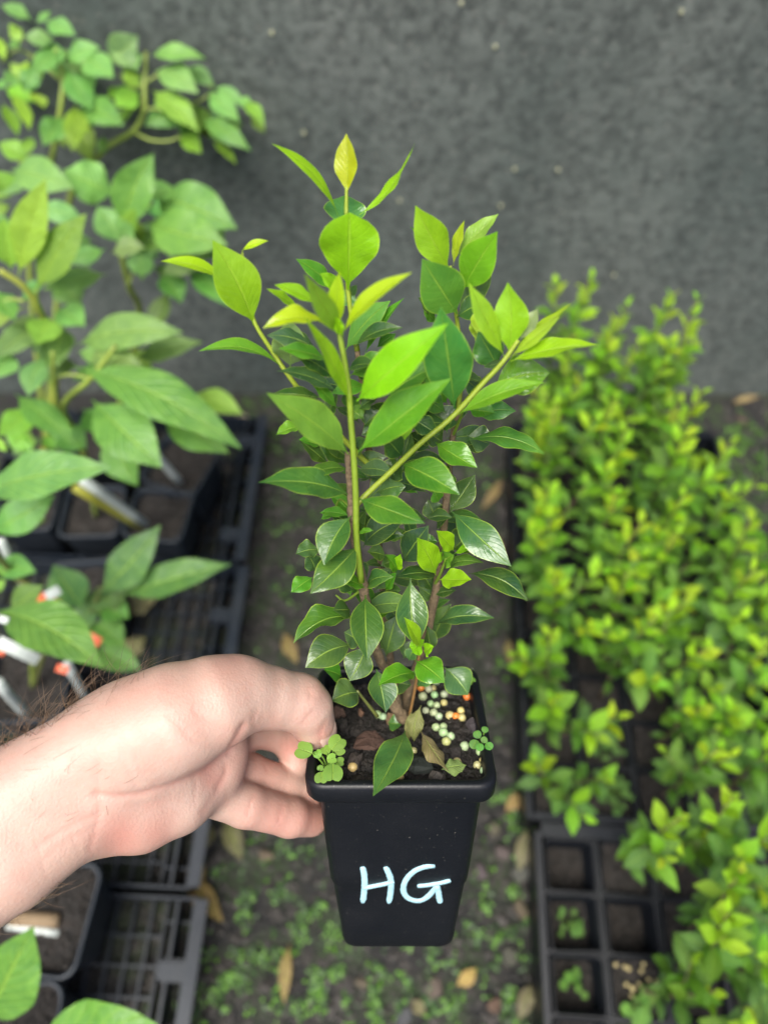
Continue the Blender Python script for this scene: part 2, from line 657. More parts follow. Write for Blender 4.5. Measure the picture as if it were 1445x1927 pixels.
Z4 = zoomed(540, 1180, 3.011)
strokes = [
    [(428, 1358), (437, 1400), (440, 1450), (436, 1510), (430, 1560)],
    [(558, 1358), (578, 1400), (590, 1445), (586, 1510), (577, 1560)],
    [(430, 1478), (500, 1464), (560, 1452), (606, 1440)],
    [(838, 1354), (790, 1356), (735, 1374), (690, 1410), (664, 1455), (660, 1498), (682, 1532), (725, 1549), (765, 1546), (805, 1520), (840, 1478), (852, 1462)],
    [(738, 1466), (800, 1460), (870, 1448), (926, 1434)],
    [(848, 1462), (857, 1500), (862, 1535), (868, 1558)],
]
for gi, (nm, idx) in enumerate((('letter_h', (0, 1, 2)), ('letter_g', (3, 4, 5)))):
    V, Fc = [], []
    for si in idx:
        pts = catmull([Vector((*Z4(*p), 0)) for p in strokes[si]], 26)
        ctr = [pot_front(p.x, p.y) for p in pts]
        n = len(ctr)
        b0 = len(V)
        lift = 0.0006 + 0.00012 * (si % 3)
        for i, p in enumerate(ctr):
            t = (ctr[min(i + 1, n - 1)] - ctr[max(i - 1, 0)]).normalized()
            sd_ = t.cross(Vector((0, -1, 0))).normalized()
            hw = 0.00145 * (0.62 + 0.38 * min(1, min(i, n - 1 - i) / 2.0)) * (1 + 0.12 * noise.noise(Vector((i * 0.5, si * 3, 0))))
            if si in (2, 4): hw *= 0.8
            for q, lf in ((-1, -0.0001), (-0.75, lift * 0.8), (0, lift), (0.75, lift * 0.8), (1, -0.0001)):
                V.append(p + sd_ * (hw * q) + Vector((0, -lf, 0)))
        for i in range(n - 1):
            for q in range(4):
                a = b0 + i * 5 + q
                Fc.append((a, a + 5, a + 6, a + 1))
        Fc.append(tuple(b0 + q for q in range(5)))
        Fc.append(tuple(b0 + (n - 1) * 5 + q for q in range(5))[::-1])
    link(nm, mesh(nm, V, Fc), M_PAINT, pot_body)

# fertiliser prills and bark on the potting mix
Z9 = zoomed(560, 1220, 3.6125)


def ico(name, r, sub, jag, seed, flat=1.0):
    bm = bmesh.new()
    bmesh.ops.create_icosphere(bm, subdivisions=sub, radius=r)
    for v in bm.verts:
        v.co *= 1 + jag * noise.noise(v.co / r * 1.3 + Vector((seed * 7.7, 0, 0)))
        v.co.z *= flat
    return bm_mesh(name, bm, jag < 0.2)


prill_me = [ico('fertiliser_prill', 0.0020, 2, 0.12, i) for i in range(3)]
prills = {
    'pale green': ((0.40, 0.52, 0.30), [(1175, 155), (995, 305), (905, 350), (945, 375), (850, 310), (870, 420), (925, 435), (960, 455), (940, 525), (990, 515), (990, 562), (1040, 585), (1135, 660), (1215, 350), (1265, 822), (740, 640), (930, 312), (890, 282), (1240, 700), (545, 445), (582, 455), (728, 445), (940, 215), (865, 250), (760, 330)]),
    'cream': ((0.56, 0.46, 0.20), [(920, 262), (995, 350), (1035, 450), (1110, 420), (1115, 466), (1010, 625), (1220, 785), (1265, 755), (375, 800), (1280, 905), (690, 855), (785, 690), (640, 330), (1085, 750)]),
    'orange': ((0.70, 0.22, 0.04), [(835, 270), (1075, 460), (1150, 312)]),
}
for cname, (c, pts) in prills.items():
    for i, (x, y) in enumerate(pts):
        u, v = Z9(x, y)
        p = pot_plane(u, v, SOIL + 0.002)
        p.z = soil_h(p.x, p.y) + 0.0012
        o = link('fertiliser_prill', prill_me[i % 3], M_PRILL)
        sc = random.uniform(0.88, 1.12)
        o.matrix_world = POT_M @ Matrix.Translation(p) @ Matrix.Rotation(random.uniform(0, 6), 4, 'X') @ Matrix.Scale(sc, 4)
        o.color = (*[k_ * random.uniform(0.85, 1.12) for k_ in c], 1)
        tag(o, '%s round fertiliser bead on the potting mix of the held pot' % cname, 'fertiliser bead', 'fertiliser beads in the held pot')


def chip_mesh(name, w, h, t, seed, n=9):
    rs = random.Random(seed)
    top, bot, mid = [], [], []
    for i in range(n):
        a = 2 * pi * i / n + rs.uniform(-0.2, 0.2)
        r = rs.uniform(0.72, 1.1)
        top.append(Vector((cos(a) * w / 2 * r * 0.86, sin(a) * h / 2 * r * 0.86, t / 2 + rs.uniform(-0.25, 0.25) * t)))
        mid.append(Vector((cos(a) * w / 2 * r, sin(a) * h / 2 * r, rs.uniform(-0.2, 0.2) * t)))
        bot.append(Vector((cos(a) * w / 2 * r * 0.9, sin(a) * h / 2 * r * 0.9, -t / 2)))
    V, Fc = loft([bot, mid, top], True, False)
    V.append(Vector((rs.uniform(-0.1, 0.1) * w, rs.uniform(-0.1, 0.1) * h, t * rs.uniform(0.6, 0.9))))
    m = len(V) - 1
    for i in range(n):
        Fc.append((2 * n + i, 2 * n + (i + 1) % n, m))
    return mesh(name, V, Fc, smooth=False)


chips = [
    (270, 420, 120, 105, (0.17, 0.10, 0.075), 'pinkish tan bark chip beside the thumb in the held pot'),
    (480, 610, 270, 150, (0.085, 0.043, 0.03), 'large reddish brown bark slab on the potting mix of the held pot'),
    (392, 745, 115, 125, (0.045, 0.033, 0.028), 'dark brown bark lump below the reddish slab in the held pot'),
    (820, 775, 235, 125, (0.016, 0.022, 0.018), 'wide blackish green bark piece by the front rim of the held pot'),
    (1195, 508, 115, 95, (0.055, 0.045, 0.05), 'grey purple bark chip by the side rim of the held pot'),
    (640, 462, 90, 80, (0.22, 0.13, 0.07), 'small tan bark crumb at the foot of the held plant'),
    (1030, 275, 100, 80, (0.04, 0.03, 0.028), 'dark bark chip behind the fertiliser beads in the held pot'),
    (945, 870, 140, 60, (0.05, 0.042, 0.036), 'flat grey brown bark flake under the curled dead leaf'),
    (300, 505, 130, 70, (0.03, 0.024, 0.02), 'nearly black bark chunk under the pinkish tan chip'),
    (430, 415, 60, 45, (0.16, 0.085, 0.05), 'tiny rusty bark bit beside the small side stem in the held pot'),
    (1075, 670, 110, 90, (0.026, 0.02, 0.018), 'black bark chunk beside the small seedling in the held pot'),
    (380, 330, 110, 70, (0.026, 0.021, 0.018), 'black bark chunk against the back rim of the held pot'),
]
for i, (x, y, wz, hz, c, lab) in enumerate(chips):
    u, v = Z9(x, y)
    p = pot_plane(u, v, SOIL + 0.003)
    sc = 0.32 / FPX / 3.6125
    o = link('bark_chip', chip_mesh('bark_chip', wz * sc, hz * sc * 1.35, 0.0035, 40 + i), M_BARK)
    o.matrix_world = POT_M @ Matrix.Translation((p.x, p.y, soil_h(p.x, p.y) + 0.0012)) @ Matrix.Rotation(random.uniform(-0.25, 0.25), 4, 'X') @ Matrix.Rotation(random.uniform(-0.5, 0.5), 4, 'Z')
    o.color = (*c, 1)
    tag(o, lab, 'bark chip', 'bark chips in the held pot')
# fine crumbs: nobody could count them
V, Fc = [], []
for i in range(900):
    x, y = random.uniform(-0.0335, 0.0335), random.uniform(-0.0335, 0.0335)
    s_ = random.uniform(0.0004, 0.0013)
    c0 = Vector((x, y, soil_h(x, y) + s_ * 0.2))
    q = Matrix.Rotation(random.uniform(0, 6), 3, Vector((random.random(), random.random(), random.random() + 0.1)))
    b0 = len(V)
    for d in ((1, 0, 0), (-1, 0.2, 0), (0, 1, 0), (0.1, -1, 0), (0, 0, 0.8), (0, 0.1, -0.8)):
        V.append(c0 + q @ (Vector(d) * s_ * random.uniform(0.7, 1.4)))
    for f in ((0, 2, 4), (2, 1, 4), (1, 3, 4), (3, 0, 4), (2, 0, 5), (1, 2, 5), (3, 1, 5), (0, 3, 5)):
        Fc.append(tuple(b0 + k_ for k_ in f))
tag(link('soil_crumbs', mesh('soil_crumbs', V, Fc, False), M_SOIL, pot), kind='stuff')

# ================================================================== HELD PLANT
Z1 = zoomed(480, 230, 2.1894)
Z2 = zoomed(460, 820, 2.4083)
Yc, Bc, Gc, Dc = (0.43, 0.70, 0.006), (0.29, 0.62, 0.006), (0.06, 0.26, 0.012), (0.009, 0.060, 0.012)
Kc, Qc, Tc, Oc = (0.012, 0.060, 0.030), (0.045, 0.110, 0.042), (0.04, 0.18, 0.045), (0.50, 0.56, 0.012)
plant = empty('potted_shrub', at_p(753, 1347, 0.011))
tag(plant, 'glossy leaved young shrub with lime tips growing in the held pot', 'shrub')
PO = plant.location


def stem(name, zf, pts, r0, r1, mat, color=None, wob=0.0, sides=8, n=None):
    w_ = [at_p(*zf(x, y), o_ / 1000) for x, y, o_ in pts]
    o = tube(name, w_, r0, r1, mat, plant, PO, n=n or 6 * (len(pts) - 1), sides=sides, wob=wob, color=color)
    STEMS.append((o, catmull(w_, 40)))
    return o


def nearest_stem(b):
    return min(STEMS, key=lambda q: min((p - b).length for p in q[1]))[0]


STEMS = []
ID = lambda x, y: (x, y)
# woody stems (picture pixels, forward offset in mm)
stem('stem', ID, [(753, 1350, 12), (745, 1310, 10), (735, 1275, 8), (713, 1235, 4), (690, 1140, -4), (680, 1085, -7), (672, 1040, -9), (664, 990, -10), (660, 930, -11), (656, 880, -12), (655, 850, -12)], 0.0026, 0.0012, M_WOOD, wob=0.35, n=60)
stem('stem', ID, [(757, 1348, 14), (768, 1300, 15), (790, 1240, 17), (808, 1170, 18), (822, 1100, 20), (830, 1040, 21), (838, 960, 22), (845, 880, 23), (852, 820, 24), (862, 775, 25)], 0.0026, 0.0011, M_WOOD, wob=0.35, n=60)
stem('stem', ID, [(750, 1346, 16), (735, 1250, 20), (720, 1100, 22), (705, 950, 22), (690, 800, 22), (672, 660, 22)], 0.0020, 0.0011, M_WOOD, wob=0.3, n=50)
stem('stem', ID, [(760, 1350, 4), (745, 1330, 3), (742, 1300, 8)], 0.0034, 0.0022, M_WOOD, wob=0.5, n=20)
GS = (0.16, 0.26, 0.02)
YS = (0.26, 0.34, 0.025)
stem('branch', ID, [(680, 1095, -11), (671, 1015, -14), (670, 950, -15), (667, 880, -16), (661, 800, -17), (657, 740, -18), (650, 690, -19), (643, 650, -20), (637, 618, -20)], 0.0013, 0.0009, M_GREENSTEM, (0.20, 0.30, 0.02), n=40)
stem('branch', ID, [(672, 660, 22), (662, 600, 22), (655, 545, 21), (652, 480, 22), (652, 400, 22), (652, 350, 22)], 0.0011, 0.0006, M_GREENSTEM, YS)
stem('branch', ID, [(664, 958, -9), (690, 930, -6), (735, 888, -6), (790, 835, -8), (850, 785, -8), (905, 725, -8), (945, 682, -9), (975, 640, -9)], 0.0012, 0.0008, M_GREENSTEM, YS)
stem('branch', ID, [(862, 775, 25), (868, 700, 24), (862, 620, 22), (850, 540, 20), (847, 500, 20)], 0.0011, 0.0006, M_GREENSTEM, YS)
stem('branch', ID, [(700, 880, 18), (640, 820, 14), (575, 748, 10), (540, 702, 8), (515, 665, 8), (485, 618, 7), (474, 590, 7)], 0.0012, 0.0007, M_GREENSTEM, YS)
stem('branch', ID, [(765, 1378, 2), (772, 1340, 2), (780, 1300, 1), (786, 1260, 0), (790, 1215, -2)], 0.0008, 0.0006, M_GREENSTEM, (0.22, 0.12, 0.04))
stem('branch', ID, [(710, 1348, 4), (692, 1325, 2), (672, 1300, 0)], 0.0009, 0.0006, M_GREENSTEM, (0.14, 0.16, 0.04))
stem('branch', ID, [(852, 820, 24), (865, 790, 18), (872, 770, 14)], 0.0007, 0.0005, M_GREENSTEM, GS)
stem('branch', ID, [(818, 1100, 20), (828, 1080, 14), (840, 1050, 8)], 0.0008, 0.0005, M_GREENSTEM, GS)
stem('branch', ID, [(716, 1130, 14), (735, 1100, 6), (745, 1060, 2)], 0.0008, 0.0005, M_GREENSTEM, GS)
stem('branch', ID, [(665, 960, -8), (640, 940, 0), (630, 960, 4)], 0.0006, 0.0004, M_GREENSTEM, GS)
stem('branch', ID, [(680, 1110, -4), (650, 1130, 2), (632, 1120, 6)], 0.0006, 0.0004, M_GREENSTEM, GS)
stem('branch', ID, [(862, 775, 25), (890, 735, 16), (925, 700, 6), (945, 682, -7)], 0.0007, 0.0005, M_GREENSTEM, GS)

# base x,y -> tip x,y in the enlarged crops, width, roll, arch, colour, offset base / tip in mm, shape, extras
A1 = [
    (342, 385, 68, 88, 74, 58, 0.11, Bc, 21, 12), (377, 302, 376, 46, 100, 30, 0.02, Oc, 22, 22),
    (428, 382, 660, 80, 72, 58, -0.08, Bc, 21, 16), (383, 690, 390, 372, 225, 6, 0.03, Bc, 19, 6, 'o'),
    (378, 440, 372, 300, 158, 10, 0.02, Tc, 24, 34, 'r'), (335, 705, 168, 563, 75, 40, 0.06, Gc, 22, 14),
    (345, 700, 268, 622, 60, 30, 0.05, Bc, 22, 18), (400, 720, 420, 670, 30, 30, 0.05, Qc, 20, 12), (360, 760, 400, 690, 70, 20, 0.0, Tc, 22, 22),
    (332, 868, 350, 612, 70, 20, 0.03, Yc, -20, -26), (350, 880, 203, 622, 82, 15, 0.05, (0.26, 0.50, 0.03), -20, -40),
    (318, 860, 32, 850, 100, 62, 0.19, Yc, -21, -30), (275, 765, 80, 670, 70, 55, 0.06, Bc, -4, -10),
    (192, 788, 47, 686, 55, 55, 0.05, Bc, 6, -2), (360, 875, 648, 618, 92, 50, 0.10, Yc, -21, -34), (365, 880, 330, 800, 45, 20, 0.0, Yc, -22, -28),
    (388, 1152, 200, 800, 100, 45, 0.05, (0.30, 0.56, 0.012), -19, -36), (418, 1150, 795, 828, 165, 25, 0.08, Bc, -18, -40),
    (384, 1368, 48, 1116, 150, 22, 0.05, (0.19, 0.36, 0.05), -17, -38), (424, 1358, 806, 1056, 165, 34, 0.05, (0.10, 0.34, 0.015), -17, -30),
    (282, 965, 48, 878, 105, 56, 0.12, Kc, 4, -2), (145, 1010, 138, 808, 135, 10, 0.03, (0.15, 0.26, 0.10), 10, 2, 'r'),
    (310, 985, 98, 932, 80, 55, 0.08, Gc, -2, -12), (335, 1065, 155, 955, 90, 45, 0.06, Dc, 2, -4),
    (335, 1108, 88, 1026, 95, 42, 0.08, Kc, -2, -10), (120, 1020, -232, 944, 85, 58, 0.14, (0.13, 0.36, 0.02), 8, -6),
    (275, 1135, 75, 1115, 80, 40, 0.06, Dc, 4, 0), (205, 1250, 88, 1288, 65, 48, 0.06, (0.12, 0.33, 0.02), 8, 2),
    (280, 1150, 200, 1200, 70, 20, 0.04, Dc, 4, 0), (275, 1335, 180, 1308, 60, 48, 0.06, Gc, 4, 0), (375, 1410, 252, 1290, 85, 30, 0.05, Dc, 0, -6),
    (372, 940, 558, 735, 112, 24, 0.04, (0.07, 0.24, 0.03), 20, 14), (452, 955, 616, 722, 66, 44, 0.04, Gc, 18, 14), (405, 940, 608, 846, 80, 58, 0.14, Dc, 12, 4),
    (400, 910, 545, 770, 80, 20, 0.03, Tc, 24, 26), (390, 1045, 565, 960, 100, 36, 0.06, Gc, 10, 6), (400, 1000, 520, 1060, 80, 30, 0.04, Dc, 14, 12),
    (548, 1130, 755, 1008, 130, 24, 0.05, (0.05, 0.19, 0.02), -2, -8), (600, 1238, 618, 1308, 70, 16, 0.03, Bc, 2, -4),
    (606, 1378, 525, 1285, 100, 18, 0.04, Dc, -2, -8), (608, 1378, 640, 1270, 70, 18, 0.04, Dc, 0, 2),
    (800, 606, 660, 343, 128, 18, 0.04, (0.32, 0.55, 0.015), 19, 8), (816, 592, 862, 404, 46, 40, 0.0, Oc, 20, 18),
    (830, 555, 1002, 378, 85, 42, 0.06, (0.26, 0.46, 0.06), 22, 22), (852, 692, 998, 450, 150, 18, 0.04, (0.20, 0.44, 0.015), 18, 2),
    (772, 588, 638, 430, 62, 48, 0.04, Gc, 24, 24), (832, 790, 688, 563, 178, 10, 0.04, (0.075, 0.24, 0.035), 14, 0, 'r'),
    (838, 785, 982, 586, 120, 20, 0.05, Qc, 22, 20), (830, 805, 955, 742, 100, 30, 0.06, Dc, 18, 14),
    (742, 792, 672, 722, 55, 30, 0.05, Dc, 24, 20), (742, 825, 693, 762, 50, 30, 0.05, Gc, 24, 20),
    (822, 1180, 764, 760, 186, 4, 0.04, (0.035, 0.24, 0.045), -4, -20), (1026, 965, 878, 660, 92, 40, 0.05, (0.30, 0.52, 0.015), -9, -18),
    (1042, 955, 1040, 660, 132, 10, 0.03, (0.28, 0.52, 0.015), -8, -12), (920, 890, 962, 758, 90, 10, 0.02, (0.36, 0.50, 0.04), 10, 12),
    (905, 900, 925, 800, 70, 10, 0.02, (0.30, 0.46, 0.03), 12, 14), (1000, 1020, 918, 862, 122, 14, 0.04, Tc, 4, 0),
    (1052, 985, 1418, 919, 100, 40, 0.09, Bc, -9, -18), (1048, 970, 1304, 745, 60, 50, 0.0, (0.34, 0.52, 0.02), -9, -4),
    (1058, 965, 1258, 798, 66, 42, 0.06, (0.34, 0.52, 0.03), -9, -14), (1090, 900, 1165, 768, 70, 20, 0.04, (0.28, 0.36, 0.16), -8, -8), (1110, 890, 1100, 735, 60, 20, 0.04, (0.30, 0.46, 0.05), -4, 2),
    (985, 1080, 1212, 1032, 155, 18, 0.06, (0.12, 0.32, 0.02), 0, -4, 'r'), (835, 1206, 1194, 1074, 100, 38, 0.07, (0.15, 0.40, 0.015), -8, -16),
    (880, 1185, 988, 1198, 80, 30, 0.05, Gc, 12, 6), (905, 1212, 1074, 1190, 85, 40, 0.10, Tc, 16, 10),
    (872, 1312, 1192, 1368, 100, 48, 0.16, (0.04, 0.16, 0.02), 18, 10), (872, 1290, 965, 1325, 110, 20, 0.06, Qc, 24, 24),
    (742, 1320, 914, 1424, 108, 22, 0.06, (0.06, 0.23, 0.015), 10, -2), (790, 1235, 625, 1240, 110, 26, 0.06, Dc, 12, 4),
    (785, 1195, 640, 1090, 100, 24, 0.05, (0.05, 0.18, 0.02), 14, 8), (790, 1160, 700, 1050, 90, 20, 0.05, Gc, 16, 10), (660, 1130, 740, 1240, 90, 20, 0.05, Dc, 18, 16),
    (930, 1000, 1000, 900, 100, 20, 0.05, Gc, 18, 16), (700, 960, 780, 880, 100, 20, 0.05, (0.10, 0.28, 0.02), 20, 20), (640, 940, 720, 1000, 90, 20, 0.05, (0.12, 0.30, 0.02), 18, 16),
    (930, 1120, 860, 1060, 80, 20, 0.05, Dc, 20, 18), (520, 1000, 640, 1025, 70, 45, 0.08, Dc, 8, 2), (420, 1130, 560, 1110, 90, 35, 0.06, (0.05, 0.19, 0.02), 4, 0),
    (430, 1180, 510, 1130, 70, 30, 0.06, Dc, 8, 6), (300, 1230, 340, 1100, 60, 30, 0.05, Dc, 6, 4), (450, 1250, 520, 1190, 80, 26, 0.05, Dc, 12, 12), (340, 1180, 220, 1060, 60, 40, 0.06, Gc, 0, -6),
    (560, 1240, 440, 1290, 100, 26, 0.05, Dc, 14, 10), (620, 1200, 760, 1290, 90, 30, 0.05, Dc, 6, 2), (500, 930, 580, 870, 60, 40, 0.05, Gc, 24, 26), (690, 940, 650, 1040, 80, 20, 0.04, Gc, 22, 20),
    (1030, 985, 940, 1010, 50, 40, 0.04, Qc, 2, 0), (870, 740, 940, 820, 90, 20, 0.05, Gc, 24, 24),
]
A2 = [
    (478, 272, 62, 212, 150, 26, 0.10, (0.035, 0.16, 0.03), -11, -30), (480, 155, 266, 210, 95, 46, 0.16, (0.055, 0.20, 0.02), -8, -16),
    (518, 286, 818, 398, 140, 26, 0.09, (0.05, 0.21, 0.015), -14, -32), (714, 128, 974, 268, 152, 20, 0.09, (0.05, 0.21, 0.015), -4, -22, 'r'),
    (985, 60, 1108, 25, 100, 22, 0.06, Qc, 24, 26), (925, 350, 1044, 176, 112, 16, 0.04, Qc, 24, 28),
    (938, 342, 1208, 592, 142, 16, 0.09, (0.04, 0.15, 0.055), 18, -4), (1010, 625, 1282, 748, 125, 44, 0.14, Dc, 16, 4),
    (860, 860, 1132, 826, 100, 44, 0.18, (0.03, 0.11, 0.045), 16, 8), (850, 935, 935, 762, 110, 16, 0.04, Qc, 22, 24),
    (948, 520, 868, 430, 80, 20, 0.05, Bc, 12, 4), (950, 535, 1078, 492, 62, 48, 0.06, Bc, 10, 2), (898, 612, 1084, 576, 80, 50, 0.18, (0.08, 0.22, 0.03), 14, 6),
    (884, 652, 1028, 652, 92, 26, 0.04, Bc, 8, -2, 'r'), (866, 632, 782, 462, 108, 18, 0.05, Bc, 10, 0), (872, 640, 686, 640, 90, 48, 0.16, Dc, 14, 6),
    (538, 505, 732, 374, 130, 36, 0.14, Kc, 6, 0), (715, 572, 834, 406, 130, 26, 0.08, Kc, 12, 6), (512, 442, 584, 430, 34, 48, 0.10, Gc, -14, -18),
    (642, 545, 556, 526, 75, 20, 0.04, Dc, 4, 0), (690, 618, 640, 540, 66, 26, 0.06, Gc, 2, -6), (690, 610, 708, 535, 50, 24, 0.05, Bc, 2, -4), (552, 698, 676, 640, 88, 42, 0.18, (0.04, 0.13, 0.03), -2, -10),
    (484, 364, 362, 588, 145, 22, 0.08, (0.03, 0.13, 0.025), -12, -26), (345, 520, 233, 537, 95, 36, 0.10, Qc, 4, 0), (320, 615, 283, 535, 80, 20, 0.05, Qc, 6, 2), (345, 380, 430, 350, 50, 40, 0.08, Gc, 4, 0),
    (480, 365, 340, 350, 60, 44, 0.08, Gc, -2, 0), (518, 496, 298, 716, 150, 20, 0.06, (0.035, 0.12, 0.03), -11, -30), (548, 692, 415, 645, 76, 44, 0.10, Gc, -8, -14),
    (310, 640, 212, 710, 84, 28, 0.06, Gc, 2, -6), (480, 790, 402, 790, 90, 28, 0.10, Dc, 0, -6), (500, 700, 430, 640, 90, 20, 0.04, Dc, 4, 4), (400, 690, 430, 650, 60, 20, 0.04, Dc, 6, 6),
    (505, 826, 222, 942, 145, 42, 0.20, (0.05, 0.18, 0.02), -2, -16), (548, 722, 556, 1022, 146, 14, 0.06, (0.03, 0.13, 0.02), -10, -34),
    (752, 645, 782, 955, 136, 12, 0.05, (0.025, 0.115, 0.025), -2, -16), (795, 955, 722, 822, 72, 40, 0.08, Bc, -16, -22), (760, 985, 815, 925, 76, 16, 0.05, Bc, -8, -12, 'r'),
    (815, 985, 858, 955, 60, 20, 0.08, Bc, -6, -10, 'r'), (490, 950, 276, 1052, 150, 24, 0.14, Qc, -2, -14), (530, 930, 452, 890, 105, 16, 0.06, Qc, 0, -2),
    (555, 950, 476, 1112, 130, 16, 0.06, Qc, -4, -14), (520, 1165, 396, 1200, 135, 24, 0.12, Qc, 0, -8), (598, 1058, 640, 1256, 130, 14, 0.06, (0.04, 0.14, 0.04), -6, -20),
    (660, 1120, 755, 1130, 100, 18, 0.06, Qc, 10, 8), (778, 1076, 606, 1132, 112, 36, 0.12, (0.07, 0.28, 0.01), -3, -16), (776, 1020, 906, 1118, 126, 22, 0.08, (0.07, 0.28, 0.01), -3, -16, 'r'),
    (905, 1050, 1012, 1176, 140, 14, 0.08, (0.05, 0.14, 0.06), 8, 0), (785, 1140, 830, 1050, 90, 12, 0.04, Tc, 4, 4), (745, 1020, 770, 960, 60, 12, 0.04, Tc, 4, 4), (640, 1000, 690, 815, 124, 12, 0.04, Qc, 10, 12),
    (850, 980, 826, 860, 70, 20, 0.05, Dc, 10, 10), (720, 1010, 760, 930, 90, 16, 0.05, Dc, 12, 14), (728, 1338, 583, 1634, 150, 14, 0.06, (0.06, 0.20, 0.06), -10, -52),
    (650, 1300, 716, 1306, 70, 14, 0.06, (0.045, 0.17, 0.035), 4, 2, 'r'), (590, 700, 660, 600, 90, 20, 0.06, Dc, 6, 8), (620, 720, 710, 700, 80, 36, 0.10, (0.05, 0.15, 0.03), 10, 6),
    (850, 700, 800, 600, 90, 14, 0.05, Dc, 22, 24), (860, 740, 790, 690, 80, 16, 0.05, Qc, 22, 22), (860, 720, 960, 700, 60, 36, 0.08, Dc, 18, 16),
    (870, 420, 930, 370, 60, 46, 0.10, Kc, 16, 12), (820, 380, 940, 372, 70, 46, 0.10, Kc, 12, 8), (870, 380, 830, 290, 90, 18, 0.05, Qc, 24, 26), (640, 470, 730, 430, 70, 30, 0.10, (0.12, 0.25, 0.05), 20, 20),
    (940, 520, 1040, 440, 120, 16, 0.05, Dc, 22, 22), (650, 200, 720, 110, 110, 18, 0.06, Dc, 6, 4), (560, 290, 690, 170, 120, 20, 0.06, (0.07, 0.16, 0.05), 14, 14), (520, 210, 620, 140, 60, 40, 0.08, Qc, 16, 16),
    (600, 260, 730, 230, 110, 24, 0.08, (0.06, 0.18, 0.035), 6, 2), (880, 300, 860, 250, 60, 20, 0.05, Gc, 16, 14), (700, 560, 620, 590, 70, 34, 0.08, Dc, 10, 8), (640, 700, 690, 620, 60, 34, 0.08, Gc, 4, 0),
    (440, 1090, 360, 1060, 90, 26, 0.10, Gc, 6, 2), (700, 840, 640, 760, 90, 18, 0.05, Kc, 16, 16), (690, 760, 640, 700, 80, 18, 0.05, Dc, 16, 14), (660, 960, 610, 900, 80, 18, 0.05, Qc, 14, 14),
    (900, 560, 860, 540, 50, 20, 0.05, Bc, 12, 8), (905, 580, 950, 540, 80, 30, 0.08, (0.08, 0.24, 0.02), 10, 4), (560, 640, 500, 560, 60, 20, 0.04, Qc, 2, 0),
    (880, 480, 790, 480, 60, 20, 0.04, Gc, 24, 26), (380, 130, 250, 20, 80, 30, 0.05, Dc, 2, 0), (480, 110, 330, 0, 90, 26, 0.05, Dc, 0, -4), (700, 110, 640, 0, 110, 22, 0.05, Dc, 4, 4), (720, 110, 755, 0, 90, 22, 0.05, Dc, 4, 4), (700, 30, 720, -60, 100, 22, 0.05, (0.04, 0.15, 0.02), 12, 14),
    (900, 30, 820, -30, 100, 22, 0.05, Dc, 14, 12), (840, 60, 740, -10, 100, 22, 0.05, Dc, 20, 20),
]
for zf, zs, LST in ((Z1, 2.1894, A1), (Z2, 2.4083, A2)):
    for i, e in enumerate(LST):
        bx, by, tx, ty, W, roll, arch, c, ob, ot = e[:10]
        shp = e[10] if len(e) > 10 else 'e'
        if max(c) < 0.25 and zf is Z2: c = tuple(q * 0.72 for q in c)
        b = at_p(*zf(bx, by), ob / 1000)
        t = at_p(*zf(tx, ty), ot / 1000)
        dep = ((b + t) / 2 - CAM).dot(FW)
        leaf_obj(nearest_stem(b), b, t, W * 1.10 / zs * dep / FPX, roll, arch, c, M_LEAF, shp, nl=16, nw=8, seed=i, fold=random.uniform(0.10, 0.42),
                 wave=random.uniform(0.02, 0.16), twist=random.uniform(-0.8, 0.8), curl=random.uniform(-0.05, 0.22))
# the branch that reaches out over the broad leaves, and dense inner foliage
for (bu, bv, tu, tv, W, roll, arch, c, ob, ot) in ((478, 612, 400, 452, 84, 8, 0.05, (0.28, 0.53, 0.012), 7, -2), (432, 532, 303, 492, 40, 55, 0.10, Yc, 7, 0), (455, 472, 505, 453, 18, 45, 0.10, Yc, 8, 6), (474, 596, 424, 525, 16, 30, 0.0, YS, 7, 7), (452, 520, 457, 470, 12, 30, 0.0, YS, 7, 8)):
    b, t = at_p(bu, bv, ob / 1000), at_p(tu, tv, ot / 1000)
    leaf_obj(nearest_stem(b), b, t, W * 0.26 / FPX, roll, arch, c, M_LEAF, 'e', nl=16, nw=8, seed=bu, fold=0.2)
rf = random.Random(5)
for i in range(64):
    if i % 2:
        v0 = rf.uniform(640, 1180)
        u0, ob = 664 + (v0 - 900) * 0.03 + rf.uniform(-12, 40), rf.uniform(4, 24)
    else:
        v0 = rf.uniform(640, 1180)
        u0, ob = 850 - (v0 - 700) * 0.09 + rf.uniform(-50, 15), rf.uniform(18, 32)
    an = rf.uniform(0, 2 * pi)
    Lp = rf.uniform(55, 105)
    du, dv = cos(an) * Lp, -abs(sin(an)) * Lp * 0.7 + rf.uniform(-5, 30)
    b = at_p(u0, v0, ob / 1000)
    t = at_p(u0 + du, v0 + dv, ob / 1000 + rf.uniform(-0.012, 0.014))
    leaf_obj(nearest_stem(b), b, t, Lp * rf.uniform(0.42, 0.55) * 0.28 / FPX, rf.uniform(10, 50), rf.uniform(0.03, 0.14), rf.choice((Dc, Dc, Kc, Qc, Gc, (0.04, 0.15, 0.02))), M_LEAF, 'e', nl=14, nw=6, seed=i, fold=rf.uniform(0.1, 0.35), twist=rf.uniform(-0.4, 0.4))
